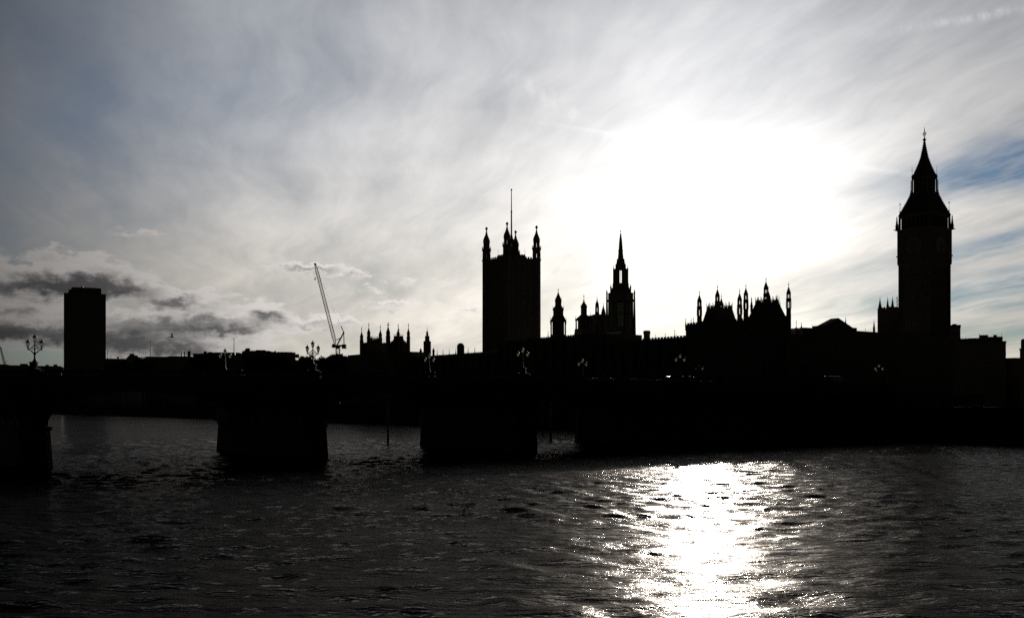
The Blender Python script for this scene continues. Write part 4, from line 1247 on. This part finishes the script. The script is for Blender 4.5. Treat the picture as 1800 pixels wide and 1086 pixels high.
YQ = 700.0; MQ = YQ / FPX
cr = empty('tower_crane', px2x(594, YQ), YQ, GZ, 0); tag(cr, 'luffing tower crane with its lattice jib raised steeply over the trees', 'crane')
P = lambda px, py, y=0.0: Vector(((px - 594) * MQ, y, zy(py, YQ) - GZ))
b = MB(); lattice(b, P(594, 715), P(594, 612), 2.4, 2.4, 14, .22); b.build('mast', STEEL, cr)
b = MB()
x0, x1 = P(583.6, 0).x, P(608.6, 0).x
b.box(x0, x1, -1.3, 1.3, P(0, 609.2).z, P(0, 606.3).z)
b.box(P(584, 0).x, P(592, 0).x, -1.1, 1.1, P(0, 611).z, P(0, 608).z)
b.box(P(591, 0).x, P(597.5, 0).x, -1.4, 1.4, P(0, 613).z, P(0, 609).z)
b.build('slewing_platform', STEEL, cr)
b = MB(); b.box(P(601.5, 0).x, P(608.8, 0).x, -1.5, 1.5, P(0, 612.6).z, P(0, 605.2).z); b.build('counterweight', CONCRETE, cr)
b = MB(); b.box(P(585.2, 0).x, P(589, 0).x, -2.4, -1.2, P(0, 609).z, P(0, 604.5).z); b.build('cab', STEEL, cr)
b = MB(); lattice(b, P(589.2, 606), P(586.5, 592), .8, 1.9, 3, .15); lattice(b, P(586.5, 592), P(557.5, 478), 1.9, 1.6, 26, .15); lattice(b, P(557.5, 478), P(554.2, 465), 1.6, .8, 3, .15)
b.tube(P(555.2, 466), P(551.5, 463.2), .45, .3); b.box(P(552.6, 0).x, P(556, 0).x, -.6, .6, P(0, 466).z, P(0, 463).z)
b.build('jib', STEEL, cr)
b = MB()
for y in (-.9, .9):
    b.tube(P(604.2, 584, y), P(592.6, 606, y), .28); b.tube(P(604.2, 584, y), P(604.8, 606, y), .16); b.tube(P(599, 594, y), P(590.5, 597.6, y), .16); b.tube(P(602, 590, y), P(594, 605, y * .5), .14)
b.tube(P(604.2, 584, -1.2), P(604.2, 584, 1.2), .5)
b.build('a_frame', STEEL, cr)
b = MB()
for y in (-.35, .35):
    b.tube(P(604.2, 584, y), P(563.5, 488, y), .075, n=4)
b.tube(P(604.2, 584), P(599.6, 573), .3, .3, 5)
b.build('pendant_line', ROOF, cr)
b = MB(); b.tube(P(553.9, 465), P(553.9, 489), .05, n=4); b.build('hoist_rope', ROOF, cr)
b = MB(); b.box(P(553, 0).x, P(554.9, 0).x, -.4, .4, P(0, 491.6).z, P(0, 488.6).z); b.tube(P(553.9, 491.4), P(553.9, 492.6), .2, .08); b.build('hook_block', STEEL, cr)

YZ = 1400.0; MZ = YZ / FPX
c2 = empty('tower_crane', px2x(8, YZ), YZ, GZ, 0); tag(c2, 'distant crane jib just inside the left frame edge', 'crane')
P2 = lambda px, py, y=0.0: Vector(((px - 8) * MZ, y, zy(py, YZ) - GZ))
b = MB(); lattice(b, P2(8, 640), P2(0.5, 609), 2.0, 1.2, 10, .22); b.build('jib', STEEL, c2)
b = MB(); lattice(b, P2(9, 716), P2(9, 640), 2.2, 2.2, 8, .25); b.build('mast', STEEL, c2)
b = MB(); b.tube(P2(3, 620), P2(12, 634), .12); b.tube(P2(12, 634), P2(9, 641), .3); b.build('pendant_line', ROOF, c2)


# ------------------------------------------------------------------ trees
def tree_meshes(seed, H=20.0):
    rn = np.random.default_rng(seed); rr = random.Random(seed)
    t = MB()
    t.path([(0, 0, -.3), (.1, .1, H * .18), (.0, -.2, H * .36), (.3, .1, H * .55)], .55, .22, 8)
    tips = []
    for k in range(9):
        a = rr.uniform(0, 6.28); z0 = H * rr.uniform(.28, .52); L = H * rr.uniform(.22, .38)
        p = Vector((0, 0, z0)); d = Vector((math.cos(a), math.sin(a), rr.uniform(.6, 1.5))).normalized()
        q1 = p + d * L * .5; q2 = q1 + (d + Vector((0, 0, .35))).normalized() * L * .6
        t.path([p, q1, q2], .18, .05, 5); tips += [q1, q2]
    pts = []
    for c in tips + [Vector((rr.uniform(-2, 2), rr.uniform(-2, 2), H * rr.uniform(.6, .88))) for _ in range(9)]:
        n = rr.randint(110, 230); s = rr.uniform(.07, .13) * H
        g_ = rn.normal(0, 1, (n, 3)); g_ /= np.maximum(np.linalg.norm(g_, axis=1, keepdims=True), .6)
        pts.append(np.array(c) + g_ * s * np.array([1, 1, .75]) * rn.random((n, 1)) ** .4)
    pts = np.concatenate(pts)
    v = []; f = []
    for p in pts:
        u = rn.normal(0, 1, 3); u /= np.linalg.norm(u); w_ = np.cross(u, rn.normal(0, 1, 3)); w_ /= np.linalg.norm(w_)
        a, c = u * rn.uniform(.28, .5), w_ * rn.uniform(.2, .36)
        i = len(v); v += [tuple(p - a), tuple(p + c), tuple(p + a), tuple(p - c)]; f.append((i, i + 1, i + 2, i + 3))
    return t, MB().add(v, f)


protos = []
for sd in (3, 8, 21):
    t, c = tree_meshes(sd)
    protos.append((t, c))
tree_protos = {}


def tree(X, Y, top_z, label, group='plane trees on the far bank', k=None, wide=1.0):
    k = random.randrange(3) if k is None else k
    h = (top_z - GZ) / 19.2
    r = tag(empty('plane_tree', X, Y, GZ, random.uniform(0, 6.28)), label, 'tree', group)
    if k not in tree_protos:
        tree_protos[k] = (protos[k][0].build('trunk', BARK, r), protos[k][1].build('crown', LEAF, r))
    else:
        for o in tree_protos[k]:
            c = o.copy(); c.parent = r; C.objects.link(c)
    r.scale = (h * wide, h * wide, h)


TREES = [(528, 600, 624, 'small tree crown left of the second triple lamp', 0.8), (537, 590, 621.5, 'rounded tree crown directly left of the second triple lamp', .9),
         (563, 560, 627, 'low tree crown directly right of the second triple lamp', .9), (574, 560, 624, 'middle sized tree crown between the second triple lamp and the crane mast', 1.0),
         (588, 565, 621.5, 'tree crown right in front of the crane mast', .9), (604, 560, 617, 'tallest tree crown on the left bank, right of the crane mast', 1.0),
         (613, 555, 622, 'tree crown at the right end of the row, beside the pavilion towers', .9),
         (252, 900, 623.5, 'small rounded tree crown beside the tall thin flagpole', 1.0), (214, 940, 628.5, 'low tree crown just right of the slab tower', 1.3), (362, 760, 617.5, 'tree crown rising behind the bridge parapet left of the low flagpole', 1.2),
         (384, 770, 618.8, 'flat tree crown directly left of the far parapet lamp by the low flagpole', 1.2), (437, 690, 613.5, 'tree crown topping the left roofline right of the low flagpole', .7), (478, 690, 616.2, 'wide tree crown on the roofline midway to the second triple lamp', 1.1), (505, 680, 618.5, 'tree crown at the right end of the stepped roofline', .9),
         (722, 520, 619, 'feathery tree crown between the right pavilion tower and the stepped turret', .5), (731, 520, 617.5, 'fuller tree crown just left of the stepped turret', .6), (741, 525, 620, 'tree crown hidden half behind the little stair turret', .5)]
for px, Y, py, lab, wd in TREES:
    tree(px2x(px, Y), Y, zy(py, Y), lab, wide=wd)
for k in range(9):                            # garden trees that fill the view under the arches
    p = LW(190 + random.uniform(-4, 12), 345 + k * 17)
    tree(p.x, p.y, min(GZ + 19, zy(645, p.y)), 'dark riverside tree seen low between the bridge and the far bank roofs', 'garden trees behind the river wall')

# ------------------------------------------------------------------ mooring piles
for px, Y, hw, lab in ((682, 196, 2.0, 'dark mooring pile standing in the water between the two left piers'), (968, 215, 2.1, 'thick mooring pile in the narrow gap under the middle arch'), (954, 255, 1.6, 'thinner mooring pile left of the thick one in the narrow gap')):
    o = tag(empty('mooring_pile', px2x(px, Y), Y, 0), lab, 'mooring pile', 'mooring piles beyond the bridge')
    m_ = Y / FPX
    MB().lathe(0, 0, [(-4, hw * m_ * 1.1), (7.3, hw * m_ * .95)], 10).build('post', TIMBER, o)
    MB().lathe(0, 0, [(7.3, hw * m_ * 1.15), (7.5, hw * m_ * 1.15), (7.9, .03)], 10).build('cap', ROOF, o)


# ------------------------------------------------------------------ vehicles on the bridge
def vehicle(name, x, y, label, cat, col, L=4.4, W=1.78, H=1.46, van=False, flip=False):
    p = LW(x, y)
    r = tag(empty(name, p.x, p.y, zdeck(x) + .004, TH + (math.pi if flip else 0)), label, cat, 'traffic on the bridge')
    b = MB(); hw = W / 2
    if van:
        prof_ = [(-L / 2, .35), (L / 2, .35), (L / 2, .95), (L / 2 - .25, 1.15), (L / 2 - 1.1, 1.3), (L / 2 - 1.9, H - .06), (L / 2 - 2.3, H), (-L / 2 + .15, H), (-L / 2, H - .15)]
    else:
        prof_ = [(-L / 2, .35), (L / 2, .35), (L / 2, .68), (L / 2 - .15, .80), (L * .24, .93), (L * .06, H - .05), (-L * .02, H), (-L * .22, H - .01), (-L * .28, H - .05), (-L * .42, .98), (-L / 2, .92)]
    n = len(prof_)
    def sec(y, k): return [(x_, y * (1 if z_ < 1.0 else k), z_) for x_, z_ in prof_]
    vs = sec(-hw, .86) + sec(-hw * .9, .8)[:0] + sec(hw, .86)
    b.add(vs, [tuple(range(n)), tuple(range(2 * n - 1, n - 1, -1))] + [(i, i + n, (i + 1) % n + n, (i + 1) % n) for i in range(n)])
    body = b.build('body', col, r)
    bv = body.modifiers.new('bevel', 'BEVEL'); bv.width = .16; bv.segments = 4; bv.limit_method = 'ANGLE'; bv.angle_limit = R(12)
    gq = MB(); k = hw * .885
    if van:
        for s_ in (-1, 1): gq.box(L / 2 - 1.75, L / 2 - .95, s_ * k - .012, s_ * k + .012, 1.2, H - .35)
    else:
        for s_ in (-1, 1):
            gq.add([(L * .20, s_ * k, .96), (L * .05, s_ * k, H - .12), (-L * .25, s_ * k, H - .12), (-L * .36, s_ * k, .98)], [(0, 1, 2, 3)])
    gq.build('side_window', DARKGLASS, body)
    for sx in (-1, 1):
        for sy in (-1, 1):
            wq = MB(); cx_ = sx * L * .31; cy_ = sy * (hw - .1); N = 14
            vs = [(cx_ + .32 * math.cos(6.2832 * k_ / N), cy_ + d, .32 + .32 * math.sin(6.2832 * k_ / N)) for d in (-.11, .11) for k_ in range(N)]
            wq.add(vs, [tuple(range(N)), tuple(range(2 * N - 1, N - 1, -1))] + [(k_, (k_ + 1) % N, N + (k_ + 1) % N, N + k_) for k_ in range(N)])
            wq.build('wheel', TYRE, r)
    return r


SIL = paint('silver_paint', (0.5, 0.5, 0.5)); WHT = paint('white_paint', (0.75, 0.75, 0.75)); BLK = paint('black_paint', (0.015, 0.015, 0.017)); RED = paint('dark_red_paint', (0.2, 0.02, 0.02))
vehicle('parked_car', 103.4, 9.5, 'car on the bridge with the longest bright roof glint', 'car', SIL)
vehicle('parked_car', 109.8, 9.5, 'car whose roof glints in a short strip just left of the bright lamp', 'car', BLK, H=1.5, flip=False)
vehicle('parked_car', 116.3, 9.5, 'car whose roof glints just right of the lamp with bright glass', 'car', WHT, H=1.52)
vehicle('parked_car', 123.5, 9.5, 'car on the bridge with a faint roof glint, in front of the pinnacled pavilions', 'car', RED)
vehicle('parked_car', 94.0, 9.5, 'car on the bridge with a faint roof glint, below the crenellated chimney', 'car', BLK, H=1.45)
vehicle('delivery_van', 158.5, 9.2, 'tall van on the bridge with a curved roof glint below the pedimented gable', 'van', BLK, L=5.4, W=2.0, H=2.7, van=True)


# ------------------------------------------------------------------ gulls
def gull(X, Y, z, yaw, roll, label, flap=.5, sc=1.0, fold=False):
    me_v = []; me_f = []
    b = MB()
    st = [(-.30, .01, 0.0), (-.26, .045, 0), (-.15, .065, 0), (0.0, .078, 0), (.10, .07, .005), (.17, .045, .02), (.21, .05, .03), (.25, .038, .03), (.28, .014, .025), (.33, .004, .018)]
    N = 8; vs = []; fs = []
    for x, r, z_ in st:
        for k in range(N):
            a = 6.2832 * k / N; vs.append((x, r * math.cos(a), z_ + r * .9 * math.sin(a)))
    for i in range(len(st) - 1):
        for k in range(N):
            fs.append((i * N + k, i * N + (k + 1) % N, (i + 1) * N + (k + 1) % N, (i + 1) * N + k))
    fs += [tuple(range(N)), tuple(range((len(st) - 1) * N, len(st) * N))]
    b.add(vs, fs)
    if not fold:
        for s_ in (-1, 1):
            ribs = [(.0, .05, .10, -.09), (.22, .05 + flap * .16, .12, -.07), (.40, .05 + flap * .24, .08, -.07), (.62, .05 + flap * .20, -.10, -.17)]
            v2 = []
            for y, z_, xf, xb in ribs:
                for (x, dz_) in ((xf, 0), ((xf + xb) / 2, .012), (xb, 0), ((xf + xb) / 2, -.008)): v2.append((x, s_ * (y + .03), z_ - .03 + dz_))
            f2 = [(i * 4 + k, i * 4 + (k + 1) % 4, (i + 1) * 4 + (k + 1) % 4, (i + 1) * 4 + k) for i in range(3) for k in range(4)] + [(0, 1, 2, 3), (12, 13, 14, 15)]
            b.add(v2, f2)
    else:
        for s_ in (-1, 1):
            b.add([(.10, s_ * .07, .03), (-.05, s_ * .085, .05), (-.40, s_ * .02, .05), (-.05, s_ * .08, -.02)], [(0, 1, 2), (0, 2, 3), (0, 3, 1), (1, 3, 2)])
    b.add([(-.26, -.03, .005), (-.26, .03, .005), (-.42, .07, .0), (-.42, -.07, .0), (-.26, -.03, -.01), (-.26, .03, -.01), (-.42, .07, -.006), (-.42, -.07, -.006)],
          [(0, 1, 2, 3), (7, 6, 5, 4), (0, 4, 5, 1), (1, 5, 6, 2), (2, 6, 7, 3), (3, 7, 4, 0)])
    o = b.build('gull', FEATHER, None, smooth=False)
    o.location = (X, Y, z); o.rotation_euler = (roll, 0, yaw); o.scale = (sc, sc, sc)
    tag(o, label, 'bird')
    return o


gull(px2x(302, 150), 150, zy(592.5, 150), R(20), R(25), 'gull flying low over the bridge right of the slab tower', flap=1.3, sc=1.1)
gull(px2x(815, 68), 68, .28, R(150), R(-30), 'gull lifting off the dark water left of the sun glitter', flap=1.8, sc=.8)
gull(px2x(774, 69), 69, .10, R(170), 0, 'gull floating on the dark water left of the one lifting off', fold=True, sc=1.0)
gull(px2x(1758, 150), 150, zy(799, 150), R(35), R(40), 'gull skimming the water near the right edge', flap=.9, sc=1.0)
